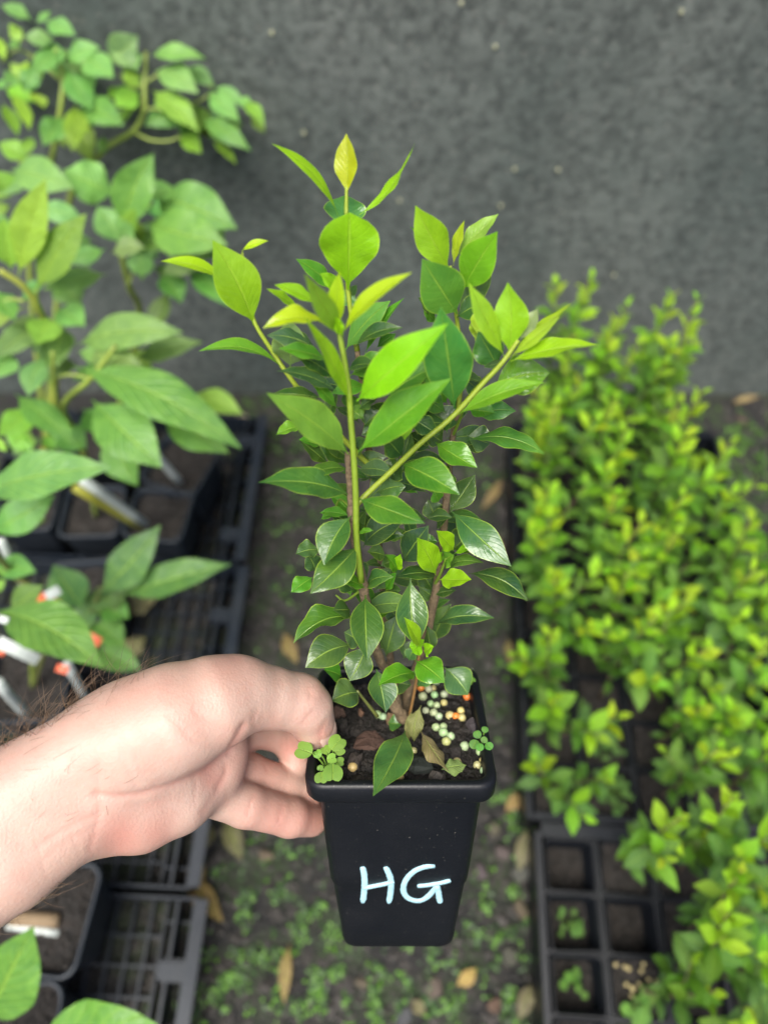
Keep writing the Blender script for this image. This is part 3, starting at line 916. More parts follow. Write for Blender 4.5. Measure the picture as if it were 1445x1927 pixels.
# withered leaves still hanging on the shrub
for (bx, by, tx, ty, W, roll, arch, c, ob, ot, tw, cu) in ((800, 1222, 768, 1385, 84, 14, 0.10, (0.17, 0.15, 0.07), 0, -6, 0.5, 0.5), (800, 1340, 935, 1530, 95, 20, 0.06, (0.17, 0.12, 0.065), -10, -32, 1.3, 0.6),
                                                       (892, 1512, 1006, 1492, 84, 20, 0.04, (0.13, 0.17, 0.05), -30, -29, 0.6, 0.4), (760, 1240, 745, 1385, 44, 20, 0.03, (0.17, 0.15, 0.06), 0, -4, 1.2, 0.2)):
    b, t = at_p(*Z2(bx, by), ob / 1000), at_p(*Z2(tx, ty), ot / 1000)
    o = leaf_obj(plant, b, t, W / 2.4083 * 0.31 / FPX, roll, arch, c, M_DEAD, 'e', nl=18, nw=8, twist=tw, curl=cu, wave=0.25, seed=bx)
    o.name = 'withered_leaf'
    o['label'] = 'shrivelled brown leaf'


# seedlings in the held pot
def heart(name, r, fold=0.2, notch=0.35):
    V, Fc, UVs = [Vector((0, 0, 0))], [], [(0.5, 0.5)]
    n = 20
    for i in range(n):
        a = 2 * pi * i / n
        rr = r * (1 - notch * math.exp(-((((a - pi / 2 + pi) % (2 * pi)) - pi) / 0.42) ** 2))
        p = Vector((cos(a) * rr, sin(a) * rr, 0))
        p.z = fold * abs(p.x) * 0.6 - 0.15 * p.length ** 2 / r
        V.append(p)
        UVs.append((0.5 + 0.45 * cos(a), 0.5 + 0.4 * sin(a)))
    for i in range(n):
        Fc.append((0, 1 + i, 1 + (i + 1) % n))
    return mesh(name, V, Fc, uv=UVs)


def seedling(base_px, leaves, hmm, label, cols, notch):
    bl = pot_plane(*Z9(*base_px), SOIL)
    e = empty('weed_seedling', POT_M @ Vector((bl.x, bl.y, soil_h(bl.x, bl.y))))
    tag(e, label, 'seedling')
    for i, (x, y, r, h) in enumerate(leaves):
        p = POT_M @ pot_plane(*Z9(x, y), h / 1000)
        rr = r / 3.6125 * 0.31 / FPX
        o = link('leaf', heart('leaf', rr, 0.3, notch), M_SMALL, e)
        zax = (PU * 0.7 + (CAM - p).normalized() * 0.9 + Vector((random.uniform(-0.25, 0.25), random.uniform(-0.2, 0.2), 0))).normalized()
        out = (p - e.location)
        yax = (out - zax * out.dot(zax)).normalized()
        xax = yax.cross(zax)
        m = Matrix((xax, yax, zax)).transposed().to_4x4()
        m.translation = p - e.location
        o.matrix_local = m
        o.color = (*[c * random.uniform(0.85, 1.15) for c in cols], 1)
        q0 = Vector((0, 0, 0))
        q2 = p - e.location
        tube('stem', [q0, q2 * 0.5 + PU * 0.003, q2], 0.00045, 0.0003, M_GREENSTEM, e, n=6, sides=5, color=(0.16, 0.30, 0.04))


seedling((215, 850), [(38, 690, 66, 6), (270, 640, 62, 10), (235, 750, 36, 8), (240, 850, 66, 7), (160, 882, 44, 6), (192, 688, 34, 8), (290, 770, 32, 5), (155, 815, 22, 6), (135, 715, 32, 3), (290, 690, 40, 9)], 8,
         'pale green cress like seedling beside the thumb in the held pot', (0.20, 0.40, 0.06), 0.4)
seedling((1250, 690), [(1272, 552, 25, 3), (1220, 585, 30, 2), (1200, 652, 36, 3), (1238, 672, 28, 4), (1268, 622, 24, 3), (1300, 664, 30, 2)], 3,
         'tiny round leaved seedling beside the side rim of the held pot', (0.10, 0.30, 0.06), 0.05)
seedling((1180, 215), [(1182, 222, 32, 0), (1175, 200, 20, 1)], 3, 'tiny two leaved sprout in the back corner of the held pot', (0.16, 0.36, 0.04), 0.05)

# ================================================================== PERSON (forearm and hand holding the pot)
def cs(u, v, d):
    """camera-space point in mm (right, up, depth)"""
    return np.array([(u - 722.5) / FPX * d, -(v - 963.5) / FPX * d, d], dtype=np.float32)


H_ = 1.0
GX = np.arange(-196, -14, H_, dtype=np.float32)
GY = np.arange(-206, -42, H_, dtype=np.float32)
GZ = np.arange(228, 372, H_, dtype=np.float32)
PX, PY, PZ = np.meshgrid(GX, GY, GZ, indexing='ij')


def cap(a, b, ra, rb, flat=None):
    ax_, ay_, az_ = (float(q) for q in a)
    d = b - a
    dd = float(d @ d)
    t = np.clip(((PX - ax_) * d[0] + (PY - ay_) * d[1] + (PZ - az_) * d[2]) / dd, 0, 1)
    return np.sqrt((PX - ax_ - t * d[0]) ** 2 + (PY - ay_ - t * d[1]) ** 2 + (PZ - az_ - t * d[2]) ** 2) - (ra + (rb - ra) * t)


def chain(pts):
    f = None
    for p, q in zip(pts, pts[1:]):
        c_ = cap(cs(*p[:3]), cs(*q[:3]), p[3], q[3])
        f = c_ if f is None else smin(f, c_, 2.5)
    return f


def smin(a, b, k_):
    h = np.clip(0.5 + 0.5 * (b - a) / k_, 0, 1)
    return b + (a - b) * h - k_ * h * (1 - h)


SD = chain([(-240, 1655, 262, 21), (-24, 1527, 272, 19.5), (168, 1408, 281, 16.5), (260, 1380, 286, 18)])
SD = smin(SD, chain([(-190, 1745, 262, 21), (24, 1612, 272, 19.0), (205, 1490, 284, 15.5), (260, 1470, 290, 16)]), 12)
SD = smin(SD, chain([(250, 1382, 287, 21.5), (330, 1352, 288, 21.5), (405, 1322, 292, 18.5), (450, 1306, 297, 15.2)]), 9)
SD = smin(SD, chain([(212, 1532, 292, 15.5), (262, 1520, 295, 17), (330, 1492, 301, 16.5), (395, 1458, 312, 13.5)]), 8)
SD = smin(SD, chain([(300, 1430, 302, 18), (410, 1400, 316, 13)]), 10)
TH = chain([(440, 1308, 297, 15.4), (505, 1312, 304, 12.6), (562, 1322, 311, 12.0), (578, 1335, 313, 10.8), (590, 1362, 317, 9.0), (598, 1378, 320, 7.6)])
IDX = chain([(420, 1378, 322, 9.5), (500, 1374, 342, 8.2), (545, 1392, 350, 8.0), (558, 1432, 349, 7.4)])
MID = chain([(395, 1432, 318, 9), (470, 1450, 334, 7.6), (540, 1474, 345, 7.2), (582, 1490, 351, 6.8)])
RIN = chain([(372, 1478, 312, 11), (462, 1516, 322, 9.2), (545, 1537, 336, 8.8), (586, 1542, 347, 7.8)])
FG = smin(smin(IDX, MID, 1.2), RIN, 1.2)
SD = smin(SD, FG, 3.5)
SD = smin(SD, TH, 4)


def surface_nets(f, ox, oy, oz, h):
    s = f < 0
    nx_, ny_, nz_ = f.shape
    corners = [(i, j, k_) for i in (0, 1) for j in (0, 1) for k_ in (0, 1)]
    cnt = np.zeros((nx_ - 1, ny_ - 1, nz_ - 1), dtype=np.int8)
    for i, j, k_ in corners:
        cnt += s[i:nx_ - 1 + i, j:ny_ - 1 + j, k_:nz_ - 1 + k_]
    act = (cnt > 0) & (cnt < 8)
    ci = np.argwhere(act)
    idx = -np.ones(act.shape, dtype=np.int64)
    idx[act] = np.arange(len(ci))
    acc = np.zeros((len(ci), 3))
    wt = np.zeros(len(ci))
    fv_ = {c_: f[ci[:, 0] + c_[0], ci[:, 1] + c_[1], ci[:, 2] + c_[2]] for c_ in corners}
    for c_ in corners:
        for axis in range(3):
            if c_[axis] == 0:
                e = list(c_)
                e[axis] = 1
                a, b = fv_[c_], fv_[tuple(e)]
                m = (a < 0) != (b < 0)
                t = np.where(m, a / np.where(m, a - b, 1), 0)
                p = np.array(c_, dtype=float)[None, :].repeat(len(ci), 0)
                p[:, axis] = t
                acc += p * m[:, None]
                wt += m
    Vv = (ci + acc / wt[:, None]) * h + np.array([ox, oy, oz])
    quads = []
    for axis in range(3):
        sl0 = [slice(1, -1)] * 3
        a = s[tuple(slice(1, -1) if q != axis else slice(0, -1) for q in range(3))]
        b = s[tuple(slice(1, -1) if q != axis else slice(1, None) for q in range(3))]
        e = np.argwhere(a != b)
        if not len(e): continue
        flip = a[e[:, 0], e[:, 1], e[:, 2]]
        p = e.copy()
        o1, o2 = (axis + 1) % 3, (axis + 2) % 3
        p[:, o1] += 1
        p[:, o2] += 1
        q = []
        for d1, d2 in ((-1, -1), (0, -1), (0, 0), (-1, 0)):
            r = p.copy()
            r[:, o1] += d1
            r[:, o2] += d2
            q.append(idx[r[:, 0], r[:, 1], r[:, 2]])
        q = np.stack(q, 1)
        q[~flip] = q[~flip][:, ::-1]
        quads.append(q)
    return Vv, np.concatenate(quads)


HV, HQ = surface_nets(SD, GX[0], GY[0], GZ[0], H_)
ok_ = (HQ >= 0).all(1)
HQ = HQ[ok_]
del PX, PY, PZ, SD, TH, FG, IDX, MID, RIN
# relax the grid pattern
for it in range(4):
    acc = np.zeros_like(HV)
    n_ = np.zeros(len(HV))
    for a, b in ((0, 1), (1, 2), (2, 3), (3, 0)):
        np.add.at(acc, HQ[:, a], HV[HQ[:, b]])
        np.add.at(n_, HQ[:, a], 1)
        np.add.at(acc, HQ[:, b], HV[HQ[:, a]])
        np.add.at(n_, HQ[:, b], 1)
    HV = HV * 0.5 + 0.5 * acc / n_[:, None]
fn = np.cross(HV[HQ[:, 2]] - HV[HQ[:, 0]], HV[HQ[:, 3]] - HV[HQ[:, 1]])
HN = np.zeros_like(HV)
for a in range(4):
    np.add.at(HN, HQ[:, a], fn)
HN /= np.linalg.norm(HN, axis=1)[:, None] + 1e-9
if (HN * (HV - HV.mean(0))).sum() < 0:
    HN = -HN
    HQ = HQ[:, ::-1]
UU = 722.5 + HV[:, 0] / HV[:, 2] * FPX
VV = 963.5 - HV[:, 1] / HV[:, 2] * FPX
facing = np.clip(-HN[:, 2] * 1.6 + 0.25, 0, 1)


def poly_dist(pts):
    d = np.full(len(UU), 1e9)
    for (x0, y0), (x1, y1) in zip(pts, pts[1:]):
        dx, dy = x1 - x0, y1 - y0
        t = np.clip(((UU - x0) * dx + (VV - y0) * dy) / (dx * dx + dy * dy + 1e-9), 0, 1)
        d = np.minimum(d, np.hypot(UU - x0 - t * dx, VV - y0 - t * dy))
    return d


Z3 = zoomed(0, 1180, 2.189)
creases = [
    ([(395, 690), (480, 700), (580, 690), (720, 650), (850, 590), (940, 520), (1005, 410)], 1.6, 7),
    ([(800, 345), (860, 390), (930, 425), (990, 425), (1012, 395)], 0.4, 6), ([(760, 440), (840, 490), (920, 500)], 0.35, 5), ([(690, 360), (770, 440), (800, 480)], 0.3, 5),
    ([(560, 520), (580, 600), (640, 650)], 0.3, 6), ([(500, 470), (520, 580), (570, 670)], 0.35, 6),
    ([(400, 560), (402, 640), (412, 720), (405, 800), (372, 915)], 0.55, 7), ([(160, 905), (240, 850), (330, 800), (412, 770)], 0.6, 5), ([(180, 960), (280, 880), (400, 820)], 0.3, 5),
    ([(150, 880), (190, 1030)], 0.25, 4), ([(290, 840), (330, 930)], 0.25, 4), ([(808, 600), (806, 660), (800, 730)], 0.3, 6), ([(938, 600), (890, 680), (835, 770)], 0.5, 7),
    ([(1050, 690), (1030, 730), (1022, 770)], 0.5, 5), ([(1165, 735), (1150, 800)], 0.35, 5), ([(1085, 540), (1100, 590)], 0.4, 5), ([(1060, 350), (1040, 385), (1050, 405)], 0.45, 6), ([(1085, 360), (1075, 385)], 0.3, 5),
    ([(1275, 270), (1300, 290), (1330, 290)], 0.3, 4), ([(1270, 240), (1280, 310)], 0.25, 4), ([(1290, 350), (1260, 380), (1245, 400)], 0.3, 4), ([(640, 640), (720, 630), (800, 600)], 0.3, 6), ([(540, 730), (600, 740), (680, 720)], 0.3, 8), ([(1000, 110), (990, 135), (960, 130)], 0.25, 6),
    ([(930, 560), (935, 600), (900, 660)], 0.6, 6), ([(1345, 330), (1300, 345), (1265, 372)], 0.35, 5), ([(1338, 310), (1300, 322)], 0.25, 4), ([(1345, 385), (1320, 430), (1325, 480)], 0.5, 4),
]
disp = np.zeros(len(HV))
dark = np.zeros(len(HV))
for pts, amp, wd in creases:
    g_ = np.exp(-(poly_dist([Z3(*p) for p in pts]) / wd) ** 2)
    disp -= amp * 0.5 * g_
    dark = np.maximum(dark, min(1, amp) * g_ * 0.35)
HV += HN * (disp * facing)[:, None]
pink = np.zeros(len(HV))
for x, y, r, a in ((500, 870, 110, 0.75), (640, 850, 90, 0.55), (1150, 800, 150, 0.55), (1290, 780, 110, 0.7), (1100, 560, 150, 0.5), (1200, 500, 70, 0.8), (880, 620, 60, 0.55), (940, 140, 120, 0.35), (760, 300, 150, 0.18),
                   (1330, 440, 50, 0.5), (1310, 260, 60, 0.3), (600, 300, 160, 0.25), (100, 600, 200, 0.12), (1240, 380, 60, 0.25), (350, 500, 130, 0.15)):
    u0, v0 = Z3(x, y)
    pink = np.maximum(pink, a * np.exp(-((UU - u0) ** 2 + (VV - v0) ** 2) / (r / 2.189) ** 2))
pink = np.clip(pink + dark, 0, 1)
WV = np.array(CAM)[None, :] + (HV[:, :1] * np.array(RT)[None] + HV[:, 1:2] * np.array(UP)[None] + HV[:, 2:] * np.array(FW)[None]) / 1000
WN = HN[:, :1] * np.array(RT)[None] + HN[:, 1:2] * np.array(UP)[None] + HN[:, 2:] * np.array(FW)[None]
if np.cross(fn[0], fn[0]).any(): pass
f0 = HQ[:, ::1]
fw_ = np.cross(WV[f0[:, 2]] - WV[f0[:, 0]], WV[f0[:, 3]] - WV[f0[:, 1]])
if (fw_ * WN[f0[:, 0]]).sum() < 0:
    f0 = f0[:, ::-1]
me = mesh('person', WV.tolist(), f0.tolist())
at = me.attributes.new('pink', 'FLOAT', 'POINT')
at.data.foreach_set('value', pink.astype(np.float32))
person = link('person', me, M_SKIN)
tag(person, 'bare forearm and hand pinching the rim of the black pot marked HG', 'person')
# thumbnail
bm = bmesh.new()
bmesh.ops.create_uvsphere(bm, u_segments=16, v_segments=10, radius=1)
zn = (-UP * 0.05 + RT * 0.74 - FW * 0.66).normalized()
yn = (-UP * 0.95 + RT * 0.2).normalized()
yn = (yn - zn * yn.dot(zn)).normalized()
mm = Matrix((yn.cross(zn) * 0.0052, yn * 0.0074, zn * 0.0015)).transposed().to_4x4()
mm.translation = at_d(595, 1370, 0.3187) + zn * 0.0074
for v in bm.verts: v.co = mm @ v.co
link('thumbnail', bm_mesh('thumbnail', bm, True), M_NAIL, person)
# hair on the forearm
V, Fc = [], []
rh = random.Random(3)
sel = np.where((UU < 280) & (UU > -60) & (HN[:, 1] > 0.45) & (np.abs(HN[:, 2]) < 0.5))[0]
sel2 = np.where((UU < 230) & (UU > -20) & (VV < 1560) & (HN[:, 2] < -0.3))[0]
sel3 = np.where((UU < 110) & (UU > -20) & (HN[:, 1] < -0.5) & (np.abs(HN[:, 2]) < 0.5))[0]
axis_w = (RT * 0.86 + UP * 0.5).normalized()
for pool, cnt, l0, l1, lift in ((sel, 210, 0.009, 0.023, 1.0), (sel2, 26, 0.005, 0.010, 0.3), (sel3, 40, 0.006, 0.012, 0.5)):
    for q in range(cnt):
        vi = int(pool[rh.randrange(len(pool))])
        if pool is sel and UU[vi] > 150 and rh.random() < 0.6: continue
        p0, n0 = Vector(WV[vi]), Vector(WN[vi])
        dr = (axis_w * rh.uniform(0.2, 1.0) * (1 if rh.random() < 0.75 else -0.8) + n0 * lift * rh.uniform(0.5, 1.2) + Vector((rh.uniform(-0.4, 0.4), rh.uniform(-0.4, 0.4), rh.uniform(-0.4, 0.4)))).normalized()
        bend = (axis_w * rh.uniform(-0.2, 1) - n0 * rh.uniform(0.1, 0.8)) * rh.uniform(0.4, 1.2)
        L = rh.uniform(l0, l1)
        pts = [p0 - n0 * 0.0003 + dr * (L * t) + bend * (L * t * t) for t in (0, 0.25, 0.5, 0.75, 1)]
        tv, tf = tube_data(pts, [0.00005, 0.00005, 0.000045, 0.00004, 0.00002] if pool is sel2 else [0.00008, 0.00008, 0.00007, 0.00006, 0.00002], 3)
        b0 = len(V)
        V += tv
        Fc += [tuple(b0 + k_ for k_ in f) for f in tf]
tag(link('arm_hair', mesh('arm_hair', V, Fc), M_HAIR, person), kind='stuff')


# ================================================================== NURSERY TRAYS AND POTS (broad-leaved side)
def obj_m(x, y, z, rz):
    return Matrix.Translation((x, y, z)) @ Matrix.Rotation(rz, 4, 'Z')


TRAY_RZ = radians(-2.3)


def carry_tray(x, y, L, W, h, label):
    """x,y = corner nearest the camera on the aisle side; tray runs +y by L and -x by W"""
    t = empty('nursery_tray', m=obj_m(x, y, 0.006, TRAY_RZ))
    tag(t, label, 'tray', 'grey lattice trays under the broad leaved plants')
    th = 0.003
    for nm, a in (('side_wall', (-th, 0, 0, L, 0.0, h)), ('side_wall', (-W, -W + th, 0, L, 0.0, h)), ('end_wall', (-W + th, -th, 0, th, 0, h * 0.9)), ('end_wall', (-W + th, -th, L - th, L, 0, h * 0.9))):
        link(nm, box_mesh(nm, *a, 0.0008), M_TRAY, t)
    link('rim_flange', box_mesh('rim_flange', -0.004, 0.012, 0.002, L - 0.002, h, h + 0.003, 0.001), M_TRAY, t)
    link('inner_rail', box_mesh('inner_rail', -0.026, -0.0225, 0.004, L - 0.004, 0.006, h * 0.86, 0.0008), M_TRAY, t)
    link('inner_rail', box_mesh('inner_rail', -0.041, -0.0385, 0.004, L - 0.004, 0.006, h * 0.55, 0.0008), M_TRAY, t)
    nr = max(3, int(L / 0.045))
    rib = box_mesh('rib', -0.0385, -0.003, -0.0012, 0.0012, 0.004, h * 0.5)
    for i in range(nr):
        link('rib', rib, M_TRAY, t, (0, L * (i + 0.5) / nr, 0))
    clip = box_mesh('clip', -0.034, 0.002, -0.011, 0.011, h * 0.5, h * 0.93, 0.003)
    for i in (0.18, 0.82):
        link('clip', clip, M_TRAY, t, (0, L * i, 0))
    lb = box_mesh('base_bar', -0.0014, 0.0014, th, L - th, 0.002, 0.008)
    for i in range(1, int(W / 0.021)):
        link('base_bar', lb, M_TRAY, t, (-0.041 - i * 0.021 if -0.041 - i * 0.021 > -W + 0.005 else -W + 0.006, 0, 0))
    cb = box_mesh('cross_bar', -W + th, -0.041, -0.0014, 0.0014, 0.0026, 0.0072)
    for i in range(1, int(L / 0.03)):
        link('cross_bar', cb, M_TRAY, t, (0, i * 0.03, 0))
    return t


carry_tray(-0.214, 0.505, 0.275, 0.40, 0.050, 'grey lattice tray against the rendered wall')
carry_tray(-0.224, 0.078, 0.420, 0.40, 0.050, 'grey lattice tray with an empty slatted corner behind the hand')
carry_tray(-0.228, -0.330, 0.400, 0.40, 0.050, 'grey lattice tray below the forearm')


def square_pot(x, y, rz, half, ht, label, z0=0.014, mat=None, wet=False):
    t = empty('plant_pot', m=obj_m(x, y, z0, rz))
    tag(t, label, 'pot', 'grey square pots of the broad leaved plants')
    b = half * 0.76
    r = half * 0.3
    V, Fc = loft([ring(b - 0.004, r * 0.8, 0.0), ring(b, r * 0.85, 0.004), ring(half * 0.95, r * 0.95, ht - 0.006), ring(half * 0.955, r, ht - 0.0055)])
    link('pot_body', mesh('pot_body', V, Fc), mat or M_GPOT, t)
    V, Fc = loft([ring(half * 0.95, r, ht - 0.0065), ring(half, r, ht - 0.006), ring(half, r, ht - 0.0008), ring(half - 0.001, r, ht), ring(half - 0.0028, r, ht), ring(half - 0.0036, r * 0.95, ht - 0.001), ring(half - 0.0045, r * 0.95, ht - 0.025)], False)
    link('rim', mesh('rim', V, Fc), mat or M_GPOT, t)
    n = 16
    V, Fc = [], []
    hs = half - 0.0042
    for j in range(n + 1):
        for i in range(n + 1):
            px_, py_ = -hs + 2 * hs * i / n, -hs + 2 * hs * j / n
            kx = max(0, abs(px_) - (hs - r)), max(0, abs(py_) - (hs - r))
            if math.hypot(*kx) > r:
                f_ = r / math.hypot(*kx)
                px_ = math.copysign(hs - r + kx[0] * f_, px_)
                py_ = math.copysign(hs - r + kx[1] * f_, py_)
            V.append((px_, py_, ht - 0.016 + 0.005 * noise.noise(Vector((px_ * 70 + x * 50, py_ * 70, y * 30)))))
    Fc = [(j * (n + 1) + i, j * (n + 1) + i + 1, (j + 1) * (n + 1) + i + 1, (j + 1) * (n + 1) + i) for j in range(n) for i in range(n)]
    link('potting_mix', mesh('potting_mix', V, Fc), M_SOIL, t)
    crumbs(t, hs * 0.97, ht - 0.0145)
    return t


CV, CF = [], []
for i in range(420):
    x, y = random.uniform(-0.92, 0.92), random.uniform(-0.92, 0.92)
    s_ = random.choice((0.012, 0.02, 0.03, 0.05, 0.07)) * random.uniform(0.7, 1.3)
    q = Matrix.Rotation(random.uniform(0, 6), 3, Vector((random.random(), random.random(), random.random() + 0.1)))
    b0 = len(CV)
    for d in ((1, 0, 0), (-1, 0.2, 0), (0, 1, 0), (0.1, -1, 0), (0, 0, 0.8), (0, 0.1, -0.8)):
        CV.append(Vector((x, y, s_ * 0.3)) + q @ (Vector(d) * s_ * random.uniform(0.7, 1.4)))
    for f in ((0, 2, 4), (2, 1, 4), (1, 3, 4), (3, 0, 4), (2, 0, 5), (1, 2, 5), (3, 1, 5), (0, 3, 5)):
        CF.append(tuple(b0 + k_ for k_ in f))
CRUMB = mesh('soil_crumbs', CV, CF, False)
CRUMB.materials.append(MATS['litter'])


def crumbs(parent, half, z):
    o = link('soil_crumbs', CRUMB, None, parent, (0, 0, z))
    o.scale = (half, half, half)
    tag(o, kind='stuff')


POT_H = 0.11
pots = [
    (-0.300, 0.632, -0.35, 0.046, 'grey square pot turned askew, farthest along the aisle, with a white stake in it'),
    (-0.318, 0.545, -0.12, 0.043, 'grey square pot in front of the askew one, behind the oblong seedling leaves'),
    (-0.412, 0.550, 0.03, 0.043, 'grey square pot between two pots in the middle of the row'),
    (-0.506, 0.560, 0.02, 0.043, 'grey square pot at the far end of the row from the aisle'),
    (-0.362, 0.048, -0.10, 0.054, 'grey square pot below the wrist with a white label lying in it'),
    (-0.372, -0.066, 0.06, 0.054, 'grey square pot under the big round leaf below the wrist'),
    (-0.420, 0.680, 0.1, 0.046, 'grey square pot by the wall under the tall plant'),
    (-0.520, 0.690, 0.0, 0.046, 'grey square pot by the wall at the foot of the leafy stems'),
    (-0.440, 0.300, 0.05, 0.050, 'grey square pot holding the plant with red tags'),
    (-0.400, 0.425, 0.08, 0.046, 'grey square pot of the seedling with oblong leaves'),
]
for x, y, rz, h, lab in pots:
    square_pot(x, y, rz, h, POT_H, lab)
RIMZ = 0.014 + POT_H


# broad-leaved plants: stems and leaves, each leaf its own part
def broad(base, label, stems, leaves, zf, zs, cat='plant', fill=0.9):
    e = empty('broad_leaved_plant', base)
    tag(e, label, cat, 'broad leaved plants in the lattice trays')
    sts = []
    for pts, r0, r1, c in stems:
        w_ = []
        for p in pts:
            w_.append(Vector(base) if p == 'base' else at_d(*zf(p[0], p[1]), p[2]))
        so = tube('stem', w_, r0, r1, M_GREENSTEM, e, base, n=8 * (len(pts) - 1), sides=8, color=c)
        sts.append((so, catmull(w_, 30)))
    for i, q in enumerate(leaves):
        bx, by, tx, ty, W, db, dt, c, roll, arch = q[:10]
        b, t = at_d(*zf(bx, by), db), at_d(*zf(tx, ty), dt)
        dm = (db + dt) / 2
        if max(c) < 0.3: c = tuple(k_ * 1.25 for k_ in c)
        leaf_obj(min(sts, key=lambda s_: min((p - b).length for p in s_[1]))[0], b, t, W / zs * dm / FPX * 1.12, roll, arch, c, M_BROAD, 'r', upv=Vector((0, 0, 1)), nl=14, nw=8, seed=i + int(bx), fold=random.uniform(0.05, 0.3),
                 wave=random.uniform(0.04, 0.13), twist=random.uniform(-0.4, 0.4), curl=random.uniform(0, 0.12), pet=0.1)
    rb = random.Random(len(leaves))
    src = [q for q in leaves]
    for i in range(int(len(leaves) * fill)):
        q = rb.choice(src)
        b = at_d(*zf(q[0] + rb.uniform(-90, 90), q[1] + rb.uniform(-80, 110)), q[5] + rb.uniform(0.02, 0.06))
        an = rb.uniform(0, 2 * pi)
        Lz = rb.uniform(0.7, 1.1) * min(330, math.hypot(q[2] - q[0], q[3] - q[1]))
        v_ = (RT * cos(an) - UP * (sin(an) * 0.6 + 0.25) - FW * rb.uniform(-0.2, 0.3)).normalized() * (Lz / zs * q[5] / FPX)
        leaf_obj(min(sts, key=lambda s_: min((p - b).length for p in s_[1]))[0], b, b + v_, v_.length * rb.uniform(0.45, 0.62), rb.uniform(10, 45), rb.uniform(0.04, 0.12), tuple(k_ * rb.uniform(0.7, 1.05) for k_ in q[7]), M_BROAD, 'r', upv=Vector((0, 0, 1)), nl=12, nw=6, seed=i, wave=rb.uniform(0.03, 0.1), fold=rb.uniform(0.05, 0.3), pet=0.1)
    return e


